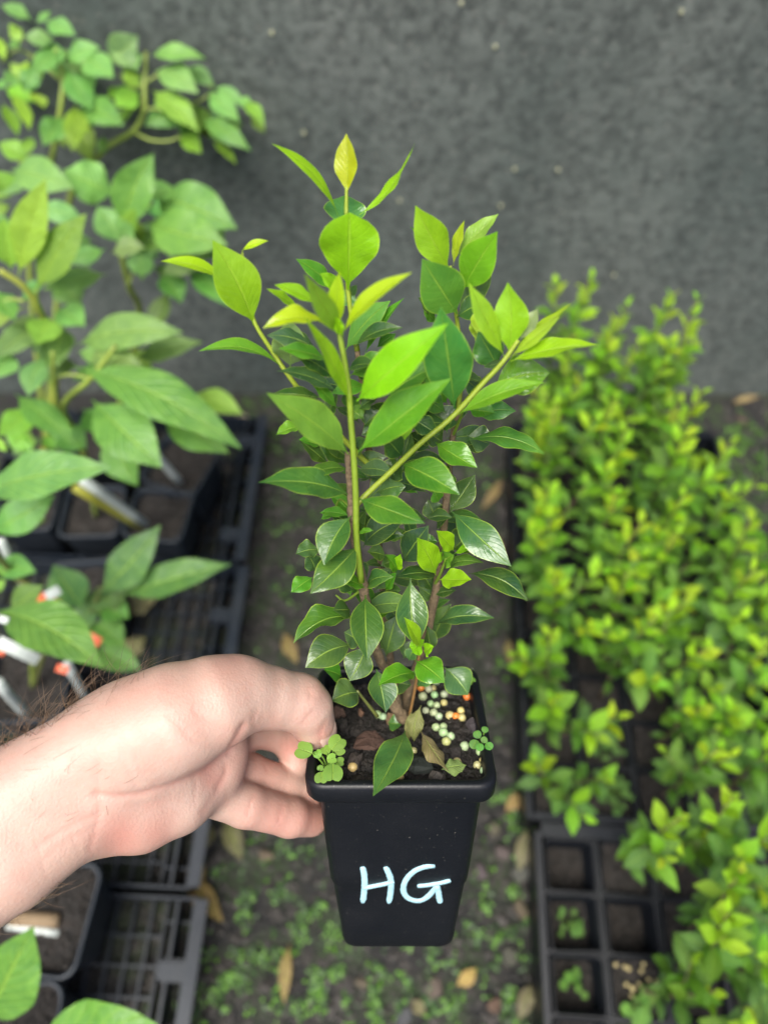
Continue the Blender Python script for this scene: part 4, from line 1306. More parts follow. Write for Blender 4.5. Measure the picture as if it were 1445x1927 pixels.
Z5, Z6, Z7 = zoomed(0, 0, 2.752), zoomed(0, 640, 2.752), zoomed(0, 1500, 2.580)
g1, g2, g3, g4, g5 = (0.22, 0.48, 0.13), (0.26, 0.54, 0.07), (0.34, 0.62, 0.06), (0.12, 0.33, 0.07), (0.20, 0.38, 0.03)
SC_ = (0.24, 0.32, 0.05)
broad((-0.520, 0.690, 0.106), 'tall broad leaved plant with many small bright leaves arching over the wall side', [
    (['base', (150, 1250, 0.92), (262, 860, 0.84), (315, 560, 0.80), (325, 400, 0.79), (290, 250, 0.78)], 0.0040, 0.0022, SC_),
    (['base', (350, 1100, 0.90), (520, 800, 0.85), (690, 680, 0.83), (745, 570, 0.82), (750, 440, 0.81), (757, 270, 0.80)], 0.0040, 0.0022, SC_),
    ([(700, 688, 0.83), (780, 725, 0.83), (870, 730, 0.83), (950, 705, 0.83)], 0.0018, 0.0012, SC_),
    ([(745, 575, 0.82), (790, 562, 0.82), (850, 575, 0.82)], 0.0015, 0.001, SC_), ([(930, 550, 0.82), (1010, 535, 0.82), (1085, 490, 0.82)], 0.0015, 0.001, SC_), ([(850, 575, 0.82), (930, 550, 0.82)], 0.0013, 0.001, SC_),
    ([(745, 440, 0.81), (680, 450, 0.81), (620, 385, 0.80)], 0.0015, 0.001, SC_), ([(755, 430, 0.81), (800, 400, 0.81), (860, 370, 0.81), (960, 390, 0.82), (1100, 450, 0.82)], 0.0015, 0.001, SC_),
    ([(318, 420, 0.79), (180, 300, 0.79), (90, 260, 0.79), (10, 320, 0.79)], 0.0016, 0.001, SC_),
], [
    (170, 110, 10, 30, 75, 0.78, 0.77, g1, 40, 0.06), (190, 120, 262, 58, 45, 0.78, 0.78, g1, 40, 0.05), (120, 150, 55, 195, 75, 0.77, 0.77, g3, 15, 0.05), (290, 215, 130, 190, 80, 0.78, 0.77, g1, 35, 0.08),
    (240, 115, 395, 185, 95, 0.78, 0.77, g1, 30, 0.10), (305, 265, 165, 372, 90, 0.78, 0.76, g1, 25, 0.08), (340, 360, 480, 580, 130, 0.79, 0.79, g4, 20, 0.08), (345, 320, 520, 245, 100, 0.79, 0.78, g1, 25, 0.10),
    (430, 290, 590, 405, 140, 0.79, 0.77, g1, 20, 0.08), (560, 320, 715, 185, 150, 0.80, 0.78, (0.17, 0.31, 0.13), 10, 0.06), (740, 330, 560, 255, 95, 0.80, 0.79, g1, 25, 0.10), (660, 340, 740, 290, 90, 0.80, 0.79, g1, 25, 0.1),
    (785, 290, 1068, 305, 95, 0.80, 0.79, g1, 38, 0.16), (800, 370, 1028, 485, 125, 0.81, 0.79, g1, 25, 0.10), (790, 470, 1032, 690, 125, 0.82, 0.80, g2, 22, 0.08), (950, 350, 1110, 445, 80, 0.82, 0.82, g1, 30, 0.1),
    (1085, 470, 1242, 635, 105, 0.82, 0.81, g1, 25, 0.10), (1105, 450, 1270, 545, 65, 0.82, 0.82, g1, 35, 0.1), (1262, 530, 1368, 655, 70, 0.82, 0.81, g2, 25, 0.15), (1240, 500, 1290, 560, 60, 0.82, 0.82, g1, 25, 0.1),
    (1055, 610, 1302, 782, 100, 0.82, 0.80, g4, 30, 0.12), (930, 700, 1045, 795, 85, 0.83, 0.82, g5, 20, 0.05), (1095, 730, 1225, 855, 50, 0.83, 0.82, g5, 30, 0.05), (725, 480, 600, 555, 110, 0.81, 0.79, g2, 20, 0.06),
    (725, 460, 640, 355, 90, 0.81, 0.80, g3, 20, 0.05), (420, 560, 645, 650, 135, 0.81, 0.79, g4, 25, 0.10), (390, 540, 375, 785, 110, 0.80, 0.78, g5, 10, 0.06), (325, 600, 225, 755, 120, 0.80, 0.78, g4, 20, 0.06),
    (60, 480, 155, 675, 70, 0.79, 0.77, g3, 30, 0.06), (10, 530, 95, 705, 70, 0.79, 0.78, g5, 30, 0.06), (-10, 190, 28, 310, 60, 0.78, 0.78, g3, 20, 0.06), (110, 250, 60, 210, 60, 0.78, 0.78, g1, 20, 0.06), (100, 400, 20, 420, 70, 0.79, 0.78, g1, 30, 0.06),
    (200, 350, 120, 470, 90, 0.80, 0.80, g4, 20, 0.06), (-20, 420, 30, 460, 60, 0.80, 0.79, g1, 20, 0.06), (180, 480, 230, 560, 80, 0.80, 0.79, g3, 30, 0.06), (440, 380, 520, 330, 70, 0.79, 0.78, g3, 20, 0.06), (640, 470, 560, 500, 60, 0.81, 0.80, g3, 30, 0.06), (540, 700, 520, 800, 50, 0.84, 0.84, g4, 20, 0.05), (220, 230, 330, 330, 90, 0.79, 0.78, g1, 20, 0.08), (480, 260, 470, 380, 100, 0.79, 0.78, g1, 20, 0.08)], Z5, 2.752)
broad((-0.420, 0.680, 0.106), 'broad leaved plant with wide pale leaves below the tall arching one', [
    (['base', (720, 1700, 0.90), (668, 1480, 0.82), (625, 1300, 0.78), (620, 1200, 0.76)], 0.0042, 0.0024, SC_), ([(740, 1440, 0.82), (700, 1400, 0.81), (668, 1470, 0.81)], 0.0018, 0.0015, SC_), ([(620, 1240, 0.77), (720, 1100, 0.77), (800, 1060, 0.77)], 0.0018, 0.0013, SC_)], [
    (600, 1010, 325, 885, 210, 0.77, 0.74, g1, 22, 0.08), (640, 1210, 795, 795, 185, 0.76, 0.72, (0.14, 0.30, 0.06), 16, 0.05), (630, 1270, 505, 1070, 165, 0.76, 0.75, g1, 15, 0.05), (940, 1000, 715, 1010, 100, 0.78, 0.76, g1, 25, 0.08),
    (790, 1010, 1228, 1185, 235, 0.79, 0.76, (0.10, 0.27, 0.06), 20, 0.09), (755, 1150, 1180, 1270, 220, 0.77, 0.74, (0.12, 0.29, 0.06), 16, 0.08), (740, 1450, 735, 1285, 120, 0.80, 0.79, g1, 10, 0.05), (830, 1430, 1110, 1280, 135, 0.80, 0.79, (0.16, 0.27, 0.09), 25, 0.08),
    (965, 1400, 1195, 1590, 130, 0.82, 0.80, g4, 22, 0.08), (830, 1420, 940, 1570, 130, 0.82, 0.81, g4, 20, 0.08), (640, 1220, 700, 1080, 90, 0.76, 0.74, (0.22, 0.38, 0.05), 20, 0.04), (610, 1230, 690, 1170, 130, 0.75, 0.73, g1, 10, 0.05), (700, 1240, 840, 1200, 100, 0.80, 0.80, g4, 20, 0.06)], Z5, 2.752)
broad((-0.506, 0.560, 0.106), 'broad leaved plant with upright yellow green young leaves', [
    (['base', (300, 1900, 0.80), (235, 1670, 0.70), (140, 1500, 0.66), (0, 1400, 0.64)], 0.0042, 0.0026, (0.34, 0.38, 0.06)), ([(130, 1560, 0.66), (60, 1550, 0.66), (-20, 1570, 0.66)], 0.0016, 0.0012, SC_), ([(235, 1670, 0.70), (200, 1580, 0.67), (190, 1500, 0.65)], 0.002, 0.0014, SC_)], [
    (100, 1430, 240, 925, 165, 0.65, 0.60, g3, 22, 0.05), (60, 1400, 20, 1130, 150, 0.65, 0.62, g3, 15, 0.05), (185, 1510, 450, 1105, 165, 0.66, 0.62, (0.24, 0.38, 0.05), 24, 0.06), (450, 1140, 180, 1075, 105, 0.70, 0.69, g1, 25, 0.08), (60, 880, 390, 975, 170, 0.74, 0.72, g1, 22, 0.10),
    (150, 830, -5, 740, 100, 0.74, 0.73, g2, 20, 0.08), (560, 1420, 225, 1500, 110, 0.70, 0.67, (0.16, 0.28, 0.08), 28, 0.08), (550, 1290, 350, 1360, 90, 0.71, 0.70, g1, 28, 0.08), (250, 1640, 190, 1785, 150, 0.69, 0.66, g2, 15, 0.06), (-30, 1500, 80, 1660, 120, 0.67, 0.65, g4, 20, 0.06),
    (20, 1700, 140, 1780, 120, 0.70, 0.68, g4, 20, 0.06), (230, 1690, -20, 1860, 130, 0.70, 0.66, (0.13, 0.25, 0.08), 25, 0.08), (300, 1450, 420, 1580, 150, 0.72, 0.71, g4, 20, 0.08), (30, 1000, -30, 880, 130, 0.72, 0.71, g2, 20, 0.06), (40, 1240, -40, 1100, 120, 0.70, 0.69, g1, 20, 0.06), (300, 1600, 440, 1690, 150, 0.71, 0.69, g1, 20, 0.08),
    (330, 1690, 300, 1900, 150, 0.72, 0.70, (0.10, 0.22, 0.06), 20, 0.08), (90, 900, 10, 1010, 120, 0.75, 0.74, g1, 20, 0.08)], Z5, 2.752)
broad((-0.412, 0.550, 0.106), 'broad leaved plant whose longest drooping leaf hangs over the aisle', [
    (['base', (430, 560, 0.82), (330, 350, 0.72), (470, 200, 0.68), (600, 30, 0.66)], 0.004, 0.0024, SC_), ([(300, 360, 0.72), (280, 200, 0.69), (275, 60, 0.67)], 0.0024, 0.0018, SC_), ([(470, 200, 0.68), (380, 180, 0.68), (300, 190, 0.68)], 0.0016, 0.0013, SC_)], [
    (380, 140, 1250, 562, 240, 0.68, 0.66, (0.085, 0.22, 0.045), 26, 0.10), (990, 280, 1260, 385, 125, 0.80, 0.78, g2, 25, 0.10), (830, 400, 1185, 585, 175, 0.73, 0.71, (0.11, 0.25, 0.05), 22, 0.08), (480, 310, 840, 660, 250, 0.70, 0.68, (0.12, 0.25, 0.06), 16, 0.08),
    (600, 450, 715, 755, 200, 0.76, 0.74, g4, 20, 0.08), (80, 280, 405, 555, 145, 0.70, 0.67, (0.09, 0.22, 0.05), 22, 0.08), (175, 350, -5, 495, 130, 0.69, 0.66, g2, 22, 0.06), (230, 90, 150, 290, 120, 0.66, 0.64, (0.13, 0.27, 0.09), 20, 0.06), (420, 90, 750, 150, 130, 0.70, 0.68, (0.13, 0.25, 0.07), 28, 0.10),
    (400, 60, 640, 110, 110, 0.70, 0.69, g1, 28, 0.08), (700, 100, 1050, 10, 120, 0.74, 0.72, (0.16, 0.27, 0.08), 28, 0.08), (400, 30, 950, -40, 185, 0.71, 0.67, (0.15, 0.28, 0.08), 28, 0.10), (670, 60, 780, 160, 120, 0.78, 0.78, g5, 15, 0.05), (60, 60, -30, 200, 140, 0.68, 0.66, g1, 20, 0.06), (430, 360, 600, 500, 190, 0.76, 0.75, g4, 20, 0.08), (300, 480, 450, 560, 150, 0.76, 0.75, g4, 20, 0.08), (150, 480, 60, 560, 140, 0.74, 0.73, g2, 20, 0.08)], Z6, 2.752)
broad((-0.440, 0.300, 0.106), 'broad leaved plant with two large low leaves beside the red tags', [
    (['base', (260, 1420, 0.74), (60, 1200, 0.68), (-60, 1050, 0.62)], 0.0042, 0.0028, (0.18, 0.20, 0.06)), (['base', (150, 1500, 0.74), (-30, 1420, 0.66)], 0.003, 0.002, SC_)], [
    (-110, 810, 588, 660, 225, 0.60, 0.57, (0.11, 0.27, 0.07), 26, 0.09), (-60, 1000, 285, 805, 165, 0.64, 0.64, g4, 20, 0.08), (-30, 1400, 535, 1700, 260, 0.62, 0.58, (0.10, 0.22, 0.045), 18, 0.09), (-40, 1180, 190, 1200, 120, 0.68, 0.67, g4, 20, 0.06), (-20, 560, 20, 520, 90, 0.62, 0.62, g3, 20, 0.06), (-30, 1240, 10, 1300, 80, 0.62, 0.62, g2, 20, 0.05), (40, 960, 240, 930, 110, 0.68, 0.68, (0.13, 0.22, 0.06), 20, 0.06)], Z6, 2.752)
broad((-0.400, 0.425, 0.106), 'small broad leaved plant with dull oblong leaves by the empty tray corner', [
    (['base', (420, 1540, 0.84), (470, 1430, 0.80), (515, 1310, 0.77), (525, 1280, 0.76)], 0.003, 0.002, (0.12, 0.15, 0.04)), ([(470, 1430, 0.80), (520, 1400, 0.79)], 0.0015, 0.001, SC_)], [
    (515, 1320, 832, 958, 185, 0.76, 0.73, (0.06, 0.15, 0.05), 18, 0.08), (620, 1330, 1198, 1162, 170, 0.76, 0.74, (0.055, 0.16, 0.04), 24, 0.08), (430, 1400, 278, 1165, 185, 0.77, 0.75, (0.06, 0.16, 0.045), 14, 0.06), (520, 1370, 670, 1440, 135, 0.79, 0.78, g4, 18, 0.06), (480, 1460, 645, 1590, 145, 0.80, 0.78, g4, 18, 0.08), (500, 1590, 730, 1710, 135, 0.81, 0.79, g4, 18, 0.08), (430, 1480, 370, 1430, 110, 0.80, 0.80, (0.05, 0.17, 0.06), 18, 0.05)], Z6, 2.752)
broad((-0.372, -0.066, 0.106), 'broad leaved plant with two smooth rounded leaves below the forearm', [
    (['base', (-40, 1250, 0.66), (-60, 1100, 0.58)], 0.004, 0.0026, SC_), ([(-40, 1250, 0.66), (120, 1300, 0.60), (250, 1260, 0.56)], 0.003, 0.002, SC_)], [
    (-60, 1090, 165, 628, 300, 0.57, 0.53, (0.11, 0.31, 0.045), 14, 0.06), (160, 1240, 860, 1160, 400, 0.56, 0.52, (0.13, 0.33, 0.05), 18, 0.08)], Z7, 2.580, fill=0)


# stakes and tags
def rod(name, zf, p0, p1, r, mat, label, cat, grp=None):
    a, b = at_d(*zf(*p0[:2]), p0[2]), at_d(*zf(*p1[:2]), p1[2])
    e = tube(name, [a - a, b - a], r, r * 0.96, mat, None, n=4, sides=10)
    e.location = a
    tag(e, label, cat, grp)
    return e


SG = 'white stakes among the broad leaved plants'
rod('plant_stake', Z6, (430, 725, 0.86), (752, 950, 1.0), 0.0062, M_STAKE, 'white stake tied to a yellow stem, leaning over the middle pots', 'stake', SG)
rod('plant_stake', Z6, (395, 765, 0.87), (735, 968, 1.005), 0.0055, MATS['green_stem'], 'yellow green cane bound to the leaning white stake', 'cane').color = (0.34, 0.34, 0.04, 1)
rod('plant_stake', Z6, (780, 560, 0.97), (932, 735, 1.06), 0.0055, M_STAKE, 'short white stake standing in the askew grey pot', 'stake', SG)
rod('plant_stake', Z6, (8, 1040, 0.66), (155, 1325, 0.80), 0.0040, M_STAKE, 'white stake slanting behind the red tagged leaf', 'stake', SG)
rod('plant_stake', Z6, (350, 1680, 0.70), (445, 1850, 0.80), 0.0045, M_STAKE, 'white stake dropping behind the forearm hair', 'stake', SG)
rod('plant_stake', Z6, (-10, 1770, 0.62), (140, 1940, 0.72), 0.0048, M_STAKE, 'white stake beside the hairy edge of the forearm', 'stake', SG)
rod('label_stick', Z7, (40, 622, 0.775), (288, 662, 0.775), 0.0042, M_STAKE, 'white plant label lying on soil below the wrist', 'label')
rod('brown_stick', Z7, (60, 588, 0.775), (288, 600, 0.775), 0.0075, M_STICK, 'short brown stick beside the white label below the wrist', 'stick')


def tag_strip(zf, p0, p1, wpx, zs, mat, name, label, cat):
    a, b = at_d(*zf(*p0[:2]), p0[2]), at_d(*zf(*p1[:2]), p1[2])
    d = b - a
    s_ = d.cross(CAM - a).normalized() * (wpx / zs * p0[2] / FPX / 2)
    n_ = s_.cross(d).normalized()
    V, Fc = [], []
    for i in range(7):
        t = i / 6
        c_ = d * t + n_ * (0.15 * d.length * sin(pi * t))
        for sg in (-1, 1):
            V += [c_ + s_ * sg + n_ * 0.0004, c_ + s_ * sg - n_ * 0.0004]
    for i in range(6):
        q = i * 4
        Fc += [(q, q + 2, q + 6, q + 4), (q + 1, q + 5, q + 7, q + 3), (q, q + 4, q + 5, q + 1), (q + 2, q + 3, q + 7, q + 6)]
    Fc += [(0, 1, 3, 2), (24, 26, 27, 25)]
    o = link(name, mesh(name, V, Fc, False), mat)
    o.location = a
    tag(o, label, cat)


tag_strip(Z6, (205, 1330, 0.70), (300, 1380, 0.70), 62, 2.752, M_RED, 'plant_tag', 'red tag above the large low leaf', 'tag')
tag_strip(Z6, (240, 1330, 0.695), (310, 1290, 0.695), 50, 2.752, M_STAKE, 'plant_tag', 'white clip folded over the red tag', 'tag')
tag_strip(Z6, (450, 1530, 0.73), (520, 1570, 0.73), 50, 2.752, M_RED, 'plant_tag', 'small red tag between the dull oblong leaves', 'tag')
tag_strip(Z6, (295, 1695, 0.68), (355, 1712, 0.68), 40, 2.752, M_RED, 'plant_tag', 'red tag end under the tip of the large low leaf', 'tag')
tag_strip(Z6, (-10, 1560, 0.66), (200, 1660, 0.68), 60, 2.752, M_STAKE, 'plant_tag', 'white ribbon under the large low leaf', 'tag')
tag_strip(Z6, (-10, 1590, 0.67), (30, 1620, 0.67), 50, 2.752, M_RED, 'plant_tag', 'red tag beside the white ribbon', 'tag')
tag_strip(Z6, (-10, 1440, 0.60), (45, 1455, 0.60), 34, 2.752, M_STAKE, 'plant_tag', 'white tag end lying on the large low leaf', 'tag')

# ================================================================== TUBE TRAYS AND SMALL SHRUBS
TR_RZ = radians(-3.1)
PXC, PYC, TZ = 0.0625, 0.057, 0.080


def tube_tray(x0, y0, cols, rows, label):
    t = empty('tube_tray', m=obj_m(x0, y0, 0.004, TR_RZ))
    tag(t, label, 'tray', 'black cell trays of small shrubs')
    W, L = cols * PXC, rows * PYC
    for nm, a in (('side_wall', (-0.004, -0.0015, -0.004, L + 0.004, 0, TZ)), ('side_wall', (W + 0.0015, W + 0.004, -0.004, L + 0.004, 0, TZ)),
                  ('end_wall', (-0.0015, W + 0.0015, -0.004, -0.0015, 0, TZ)), ('end_wall', (-0.0015, W + 0.0015, L + 0.0015, L + 0.004, 0, TZ))):
        link(nm, box_mesh(nm, *a, 0.0006), M_BTRAY, t)
    for nm, a in (('rim_flange', (-0.007, 0.0005, -0.006, L + 0.006, TZ, TZ + 0.003)), ('rim_flange', (0.0005, W, -0.007, 0.0005, TZ, TZ + 0.003)), ('rim_flange', (0.0005, W, L, L + 0.016, TZ, TZ + 0.003)), ('rim_flange', (W, W + 0.007, -0.006, L + 0.006, TZ, TZ + 0.003))):
        link(nm, box_mesh(nm, *a, 0.001), M_BTRAY, t)
    lb = box_mesh('divider', -0.0022, 0.0022, 0.0, L, TZ - 0.022, TZ, 0.0006)
    for i in range(1, cols):
        link('divider', lb, M_BTRAY, t, (i * PXC, 0, 0))
    cb = box_mesh('cross_divider', 0.0, W, -0.0018, 0.0018, TZ - 0.021, TZ - 0.001, 0.0006)
    for i in range(1, rows):
        link('cross_divider', cb, M_BTRAY, t, (0, i * PYC, 0))
    post = box_mesh('corner_post', -0.004, 0.004, -0.004, 0.004, 0, TZ - 0.0225)
    for i in range(1, cols):
        for j in range(1, rows):
            link('corner_post', post, M_BTRAY, t, (i * PXC, j * PYC, 0))
    fl = box_mesh('base_bar', 0.0, W, -0.004, 0.004, 0.001, 0.004)
    for j in range(rows):
        link('base_bar', fl, M_BTRAY, t, (0, (j + 0.5) * PYC, 0))
    return t


NEAR, FAR = (0.1685, -0.098), (0.1735, 0.155)
tube_tray(*NEAR, 5, 4, 'short black cell tray with a column of empty tubes beside the path')
tube_tray(*FAR, 5, 10, 'long black cell tray packed with small shrubs up to the wall')

ht_ = 0.078
V, Fc = loft([ring(0.0195, 0.004, 0.0), ring(0.021, 0.004, 0.002), ring(0.0262, 0.0045, ht_ - 0.003), ring(0.0277, 0.005, ht_ - 0.0026), ring(0.0277, 0.005, ht_ - 0.0004), ring(0.0272, 0.0048, ht_), ring(0.0262, 0.0045, ht_), ring(0.0256, 0.0042, ht_ - 0.0008), ring(0.0200, 0.0035, 0.006)], True, True)
TUBE_ME = mesh('tube_body', V, Fc)
SOILS = []
for hh in (0.012, 0.040):
    V, Fc = [], []
    n = 12
    hs = 0.0199 + (0.0058) * (ht_ - hh) / ht_
    for j in range(n + 1):
        for i in range(n + 1):
            x, y = -hs + 2 * hs * i / n, -hs + 2 * hs * j / n
            V.append((x, y, ht_ - hh + 0.005 * noise.noise(Vector((x * 90, y * 90, hh * 70)))))
    Fc = [(j * (n + 1) + i, j * (n + 1) + i + 1, (j + 1) * (n + 1) + i + 1, (j + 1) * (n + 1) + i) for j in range(n) for i in range(n)]
    SOILS.append(mesh('potting_mix', V, Fc))


def unit_leaf(name, wr, arch, fold, shape, seed):
    V, Fc, U_ = leaf_geo(Vector((0, 0, 0)), Vector((0, 1, 0)), Vector((0, 0, 1)), wr, arch=arch, fold=fold, shape=shape, nl=6, nw=4, seed=seed, curl=0.1)
    return mesh(name, V, Fc, uv=U_)


ULEAF = [unit_leaf('leaf', 0.46, 0.07, 0.25, 'e', 1), unit_leaf('leaf', 0.42, 0.12, 0.35, 'e', 2), unit_leaf('leaf', 0.52, 0.04, 0.15, 'r', 3), unit_leaf('leaf', 0.40, 0.02, 0.45, 'e', 4)]
for m_ in ULEAF: m_.materials.append(M_SMALL)
ROUND = [heart('leaf', 0.5, 0.25, 0.12), heart('leaf', 0.5, 0.4, 0.0)]
for m_ in ROUND: m_.materials.append(M_SMALL)
rsh = random.Random(11)


def cell_at(org, c, r):
    return obj_m(*org, 0, TR_RZ) @ Vector(((c + 0.5) * PXC, (r + 0.5) * PYC, 0))


def tube_pot(org, c, r, empty_, lab=None):
    p = cell_at(org, c, r)
    t = empty('tube_pot', m=obj_m(p.x, p.y, 0.0092, TR_RZ + rsh.uniform(-0.05, 0.05)))
    if empty_:
        tag(t, 'empty black square tube in a cell of the near tray', 'tube pot', 'empty black tubes')
    else:
        tag(t, lab or 'black square tube hidden among the shrubs of the long cell tray', 'tube pot', 'black tubes in the cell trays')
    link('tube_body', TUBE_ME, M_POT, t)
    link('potting_mix', SOILS[1 if empty_ else 0], M_SOIL, t)
    crumbs(t, 0.0205, ht_ - (0.0385 if empty_ else 0.0105))
    return p


def put_leaf(e, p, ydir, nrm, L, col, meshes):
    y_ = ydir.normalized()
    x_ = y_.cross(nrm).normalized()
    z_ = x_.cross(y_)
    m = Matrix((x_ * L, y_ * L, z_ * L)).transposed().to_4x4()
    m.translation = p
    o = bpy.data.objects.new('leaf', meshes[rsh.randrange(len(meshes))])
    COL.objects.link(o)
    o.parent = e
    o.matrix_local = m
    o.color = (*[max(0, c * rsh.uniform(0.85, 1.15)) for c in col], 1)


def lerp3(a, b, t):
    return tuple(x + (y - x) * t for x, y in zip(a, b))


def shrub(p, height, lean, nbr, label, lsize=0.0285, spread=0.05):
    base = Vector((p.x, p.y, 0.0092 + ht_ - 0.013))
    e = empty('small_shrub', base)
    tag(e, label, 'shrub', 'small shrubs in the cell trays')
    V, Fc = [], []

    def shoot(a, b, npairs, r0):
        mid = (a + b) / 2 + Vector((rsh.uniform(-1, 1), rsh.uniform(-1, 1), 0)) * 0.008
        pts = catmull([a, mid, b], 6)
        tv, tf = tube_data(pts, [r0 * (1 - 0.6 * i / 6) for i in range(7)], 5)
        b0 = len(V)
        V.extend(tv)
        Fc.extend(tuple(b0 + q for q in f) for f in tf)
        rot = rsh.uniform(0, 3.1)
        for k_ in range(npairs):
            t = 0.22 + 0.78 * (k_ + 0.6) / npairs
            if t > 1: t = 1
            i = min(int(t * 6), 5)
            c = pts[i].lerp(pts[i + 1], t * 6 - i)
            d = (pts[i + 1] - pts[i]).normalized()
            s1 = d.cross(Vector((0.3, 0.9, 0.2))).normalized()
            s2 = d.cross(s1)
            an = rot + k_ * pi / 2
            f = (k_ / max(1, npairs - 1))
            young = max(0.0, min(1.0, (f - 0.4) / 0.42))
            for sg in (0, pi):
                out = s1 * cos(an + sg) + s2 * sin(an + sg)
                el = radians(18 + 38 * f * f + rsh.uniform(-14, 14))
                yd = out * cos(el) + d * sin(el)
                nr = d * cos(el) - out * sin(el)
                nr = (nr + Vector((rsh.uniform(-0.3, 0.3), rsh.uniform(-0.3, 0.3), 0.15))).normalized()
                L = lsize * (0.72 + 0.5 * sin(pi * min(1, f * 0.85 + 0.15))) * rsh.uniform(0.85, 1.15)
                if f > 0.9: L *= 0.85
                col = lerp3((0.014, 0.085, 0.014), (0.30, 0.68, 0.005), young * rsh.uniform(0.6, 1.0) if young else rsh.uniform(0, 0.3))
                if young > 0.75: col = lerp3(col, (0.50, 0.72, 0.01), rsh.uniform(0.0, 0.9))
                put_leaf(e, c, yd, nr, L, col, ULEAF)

    top = Vector((lean[0], lean[1], height))
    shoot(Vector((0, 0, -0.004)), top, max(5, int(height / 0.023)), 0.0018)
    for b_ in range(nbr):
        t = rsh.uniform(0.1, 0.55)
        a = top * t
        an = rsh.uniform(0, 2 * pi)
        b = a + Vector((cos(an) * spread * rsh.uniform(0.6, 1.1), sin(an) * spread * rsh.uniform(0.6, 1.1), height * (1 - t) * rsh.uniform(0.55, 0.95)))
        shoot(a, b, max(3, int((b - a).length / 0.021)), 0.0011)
    link('stem', mesh('stem', V, Fc), M_WOOD, e)


LAB_S = 'small leaved shrub with lime green tips, packed in the long cell tray'
LAB_N = 'small leaved shrub with lime green tips standing in the near cell tray'
# near tray
for c in range(4):
    for r in range(4):
        if (c, r) in ((0, 1), (0, 2), (0, 3), (1, 2), (0, 0)):
            tube_pot(NEAR, c, r, True)
        elif c == 3 and r in (1, 2, 3):
            tube_pot(NEAR, c, r, False, 'black square tube with weeds and no shrub in the near tray')
        elif r > 0 or c == 2:
            p = tube_pot(NEAR, c, r, False, 'bead strewn black tube with a shrub beside the empty tubes' if (c, r) == (1, 1) else 'black square tube holding a shrub in the near cell tray')
            hh = {(1, 1): 0.14, (2, 1): 0.24, (2, 2): 0.24, (1, 3): 0.22, (2, 3): 0.25, (3, 3): 0.22, (2, 0): 0.20}.get((c, r), 0.16)
            shrub(p, hh, {(1, 3): (-0.005, 0.02), (1, 1): (0.03, 0.0), (2, 1): (-0.045, 0.06)}.get((c, r), (-0.03, 0.035)), 2, LAB_N, spread=0.035)
# far tray
for r in range(10):
    for c in range(5):
        if c == 4 and (r < 3 or r > 4): continue
        if c == 3 and r > 6: continue
        p = tube_pot(FAR, c, r, False, 'black tube with low weeds and no shrub in the long tray' if (c, r) in ((1, 0), (1, 1)) else 'black tube holding a shrub in the column along the path' if c == 0 else None)
        if (c, r) in ((1, 0), (1, 1)): continue
        hgt = (0.18 + 0.0185 * r) * rsh.uniform(0.82, 1.12)
        lx = -0.035 if c == 0 else rsh.uniform(-0.02, 0.005)
        if (c, r) == (0, 0): hgt, lx = 0.12, -0.045
        if c == 4: hgt *= 0.8; lx = -0.01
        if r > 7: lx = rsh.uniform(-0.01, 0.02)
        lab = LAB_S
        if (c, r) == (0, 0): lab = 'short small leaved shrub leaning out over the path at the tray end'
        elif r == 9: lab = 'small leaved shrub with lime green tips in the tray row against the wall'
        elif c == 0: lab = 'small leaved shrub with lime tips in the column along the mossy path'
        elif c == 4: lab = 'small leaved shrub with lime tips in the outer column away from the path'
        elif r == 0: lab = 'small leaved shrub with lime tips in the tray row next to the near tray'
        shrub(p, hgt, (lx, rsh.uniform(-0.01, 0.02)), 2, lab)


# weeds and seedlings with round leaves in the tubes
def weed(p, z, n, R_, Lr, label, cols, grp, meshes):
    e = empty('weed', (p.x, p.y, z))
    tag(e, label, 'weed', grp)
    V, Fc = [], []
    for i in range(n):
        an = rsh.uniform(0, 2 * pi)
        rr = R_ * rsh.uniform(0.2, 1)
        q = Vector((cos(an) * rr, sin(an) * rr, rsh.uniform(0.008, 0.03)))
        nr = Vector((cos(an) * 0.3, sin(an) * 0.3, 1)).normalized()
        put_leaf(e, q, Vector((cos(an), sin(an), 0.1)), nr, Lr * rsh.uniform(0.6, 1.2), cols, meshes)
        tv, tf = tube_data([Vector((0, 0, 0)), q * 0.6, q], [0.0006, 0.0005, 0.0004], 4)
        b0 = len(V)
        V += tv
        Fc += [tuple(b0 + k_ for k_ in f) for f in tf]
    o = link('stem', mesh('stem', V, Fc), M_GREENSTEM, e)
    o.color = (0.12, 0.22, 0.04, 1)


TZS = 0.0092 + ht_ - 0.012
weed(cell_at(NEAR, 3, 1), TZS, 9, 0.026, 0.026, 'round leaved weed in a tube of the near tray', (0.09, 0.24, 0.04), None, ROUND)
weed(cell_at(NEAR, 3, 2), TZS, 26, 0.034, 0.014, 'dark dense weed filling a tube of the near tray', (0.05, 0.16, 0.03), None, ROUND)
weed(cell_at(NEAR, 3, 3), TZS, 40, 0.036, 0.016, 'dark leafy weed in the outer tube beside the long tray', (0.05, 0.16, 0.03), None, ROUND)
weed(cell_at(NEAR, 1, 1) + Vector((-0.002, -0.016, 0)), TZS, 10, 0.018, 0.014, 'pale weed at the foot of the shrub in the bead strewn tube', (0.13, 0.3, 0.05), None, ROUND)
weed(cell_at(FAR, 1, 0), TZS, 30, 0.026, 0.009, 'low weed in the shrubless tube at the tray end', (0.06, 0.16, 0.03), None, ROUND)
weed(cell_at(FAR, 1, 1), TZS, 26, 0.024, 0.009, 'low weed in the shrubless tube shaded by shrubs', (0.05, 0.15, 0.03), None, ROUND)
weed(cell_at(FAR, 4, 0), 0.012, 60, 0.045, 0.018, 'dark leafy weed in the tray corner cell', (0.05, 0.15, 0.03), None, ROUND)
